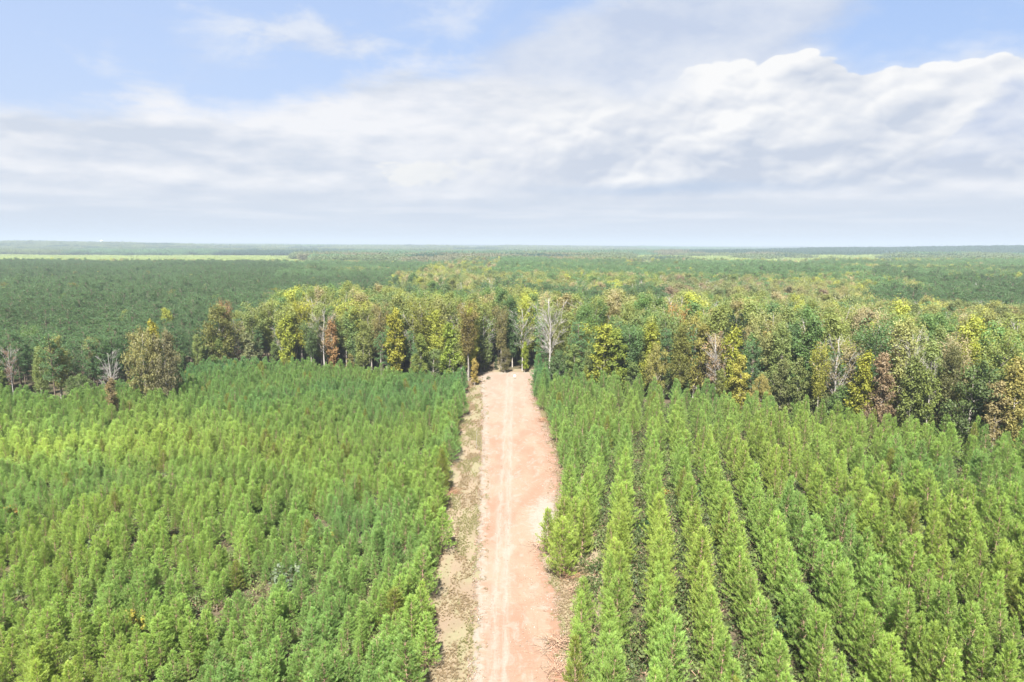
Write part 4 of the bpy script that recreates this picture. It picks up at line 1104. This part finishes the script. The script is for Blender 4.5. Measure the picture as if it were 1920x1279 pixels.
def clod_form(seed):
    rg = np.random.default_rng(seed); b = MB()
    v = np.array([(1, 0, 0), (-1, 0, 0), (0, 1, 0), (0, -1, 0), (0, 0, .8), (0, 0, -.3)], float) * rg.uniform(.7, 1.2, (6, 3))
    b.add(v, [(0, 2, 4), (2, 1, 4), (1, 3, 4), (3, 0, 4), (2, 0, 5), (1, 2, 5), (3, 1, 5), (0, 3, 5)], .5); return b
M_clod, t, p, o = material('clay_clods'); p.inputs['Roughness'].default_value = .95
t.links.new(attr(t, 'tint', 'INSTANCER').outputs['Color'], p.inputs['Base Color'])
CF = [clod_form(900 + i).mesh('clod', [M_clod]) for i in range(4)]
y = rng.uniform(55, 236, 26000); sl = lerp(SOIL_L, y); sr = lerp(SOIL_R, y)
q = rng.random(len(y)); sd_ = rng.random(len(y)) < .5
x = np.where(q < .75, np.where(sd_, sl + np.abs(rng.normal(size=len(y))) * .9 - .5, sr - np.abs(rng.normal(size=len(y))) * 1.4 + .6), sl + (sr - sl) * rng.random(len(y)))
k = fbm(x / 2, y / 3, 61, 3) > .47; x, y = x[k], y[k]; n = len(x)
s = rng.gamma(2.0, 0.022, n) + .02
tt = pick([(.24, .16, .115), (.26, .22, .19), (.17, .11, .08), (.15, .12, .09)], [4, 3, 2, 1], n, rng)
mass('gravel', CF, np.column_stack([x, y, 0.13 + 0 * x]), rng.integers(0, 4, n), rng.uniform(0, 6.28, n), np.column_stack([s, s, s]), tt, 'loose clay clods and pebbles on the dirt road and its margins', 'gravel')

# ------------------------------------------------------------------ small things along the road
BF = [brush_form(600 + i).mesh('brush_pile', [M_twig]) for i in range(3)]
M_redbrush = bark_material('red_brown_brush', (0.17, 0.085, 0.05), (0.30, 0.17, 0.10))
for me in BF[1:2]: me.materials[0] = M_redbrush
BP = [(1018, 1030, 1.3, 'heap of dry grey twigs at the foot of the lone bare-trunked pine, road side'), (1068, 1080, 1.0, 'heap of dry twigs right of the lone bare-trunked pine'),
      (1050, 1215, 1.5, 'heap of reddish brown brush at the right road edge near the bottom of the photo'), (1040, 885, 1.1, 'heap of dead brush at the right road edge beside the sandy patch'),
      (1022, 790, 1.4, 'heap of brush on the right road edge where the road narrows'), (1008, 750, 1.3, 'heap of purplish brush near the far right end of the road'),
      (858, 808, 1.0, 'low heap of dry stems at the left edge of the verge'), (846, 925, 1.0, 'low heap of grey stems beside the left pines'), (1082, 1110, 1.1, 'heap of fallen branches below the right pines'),
      (1050, 1262, 1.2, 'heap of tan brush at the right road edge, lowest in the photo'), (1000, 722, 1.0, 'small heap of brush at the right corner of the road end')]
for q, (px, py, s, lab) in enumerate(BP):
    x, y = ground_at(px, py); b = obj('brush_pile', BF[q % 3]); b.location = (x, y, 0.02); b.scale = (s, s, s); b.rotation_euler = (0, 0, q * 1.3)
    tag(b, lab, 'brush pile', 'brush piles along the road')

def pole(name, px, py, h, lab, r=0.05, cat='pole', tilt=0.03):
    x, y = ground_at(px, py); b = MB(); b.tube([[0, 0, 0], [tilt * h * .5, 0, h * .5], [tilt * h, 0, h]], [r, r * .85, r * .6], 7)
    o = obj(name, b.mesh(name, [M_bark])); o.location = (x, y, 0.0); tag(o, lab, cat); return o
pole('wooden_stake', 893, 842, 4.3, 'thin grey stake standing alone in the grassy verge left of the road', 0.05)
M_white, t, p, o = material('white_paint'); p.inputs['Base Color'].default_value = (.8, .8, .78, 1); p.inputs['Roughness'].default_value = .4
x, y = ground_at(965, 711)
mk = bpy.data.objects.new('road_marker', None); C.objects.link(mk); mk.location = (x, y, 0.05); tag(mk, 'small round white marker on a short post at the far end of the road', 'marker')
b = MB(); b.tube([[0, 0, 0], [0, 0, 1.0]], 0.05, 8); obj('post', b.mesh('post', [M_bark]), mk)
b = MB(); b.tube([[0, -0.07, 1.05], [0, -0.10, 1.05]], 0.42, 20); b.tube([[0, -0.10, 1.05], [0, -0.07, 1.05]], 0.42, 20); obj('disc', b.mesh('disc', [M_white]), mk)
hx, hy = ground_at(916, 712)
tree('shrub', 'shrub', 3, hx, hy, 1.3, (.06, .08, .04), 'small dark shrub alone on the sandy ground at the left corner of the road end', None, cat='shrub', width=0.6)
pole('bare_sapling', 918, 692, 5.0, 'thin pale bare sapling standing in the mouth of the woodland trail', 0.10, 'sapling')

# water tower on the far left horizon
M_tank, t, p, o = material('white_tank'); p.inputs['Base Color'].default_value = (.85, .86, .88, 1); p.inputs['Roughness'].default_value = .35
tx, tz = top_at(190, 451.0, 4700); tz = max(tz, 63); g0 = float(height(tx, 4700))
wt = bpy.data.objects.new('water_tower', None); C.objects.link(wt); wt.location = (tx, 4700, g0); tag(wt, 'tiny white water tower on the horizon at the far left', 'water tower')
Ht = tz - g0
th = np.linspace(-PI / 2, PI / 2, 11)
b = MB(); b.tube(np.column_stack([0 * th, 0 * th, Ht - 6 + 6 * np.sin(th)]), np.maximum(9 * np.cos(th), 0.05), 20); obj('tank', b.mesh('tank', [M_tank], True), wt)
b = MB(); b.tube([[0, 0, 0], [0, 0, 3], [0, 0, Ht - 11]], [4.5, 2.2, 2.0], 14); obj('column', b.mesh('column', [M_tank], True), wt)

# ------------------------------------------------------------------ air
hz = bpy.data.meshes.new('haze')
E_ = 31000.0; z0, z1 = -60.0, 130.0
vs = [(x, y, z) for z in (z0, z1) for y in (-E_, E_) for x in (-E_, E_)]
hz.from_pydata(vs, [], [(0, 2, 3, 1), (4, 5, 7, 6), (0, 1, 5, 4), (2, 6, 7, 3), (0, 4, 6, 2), (1, 3, 7, 5)])
ho = obj('haze', hz); tag(ho, 'pale bluish haze over the distant woods', 'haze', None, 'stuff')
m = bpy.data.materials.new('air'); m.use_nodes = True; t = m.node_tree; t.nodes.clear()
o = t.nodes.new('ShaderNodeOutputMaterial'); pv = t.nodes.new('ShaderNodeVolumePrincipled')
pv.inputs['Color'].default_value = (0.385, 0.455, 0.54, 1); pv.inputs['Density'].default_value = 0.00017; pv.inputs['Anisotropy'].default_value = 0.0
t.links.new(pv.outputs[0], o.inputs['Volume']); hz.materials.append(m)

# ------------------------------------------------------------------ labels that would be shared get their rank
from collections import defaultdict
ORD = ['', 'second ', 'third ', 'fourth ', 'fifth ', 'sixth ', 'seventh ', 'eighth ', 'ninth ', 'tenth ', 'eleventh ', 'twelfth ', 'thirteenth ', 'fourteenth ', 'fifteenth ', 'sixteenth ', 'seventeenth ', 'eighteenth ', 'nineteenth ', 'twentieth ', 'twenty-first ', 'twenty-second ', 'twenty-third ', 'twenty-fourth ', 'twenty-fifth ', 'twenty-sixth ', 'twenty-seventh ', 'twenty-eighth ']
groups = defaultdict(list)
for lab, dd in RANKED: groups[lab].append(dd)
byl = defaultdict(list)
for o in MADE:
    if o.parent is None and o.get('label') in groups: byl[o['label']].append(o)
for lab, L in byl.items():
    if len(L) < 2: continue
    r = np.argsort(np.argsort(groups[lab]))
    for o, k in zip(L, r):
        if o['category'] == 'shrub': o['label'] = lab + (', left one', ', right one', ', middle one')[min(k, 2)]; continue
        o['label'] = ((ORD[k] + ('lowest ' if 'row' in lab else 'nearest ')) if k < len(ORD) else ('farther one, ' if k == len(ORD) else ('still farther, ' if k == len(ORD) + 1 else 'more distant '))) + lab

for o in S.objects:
    if o.parent is None and o.get('label') and len(o['label'].split()) > 16: print('LONG', o['label'])
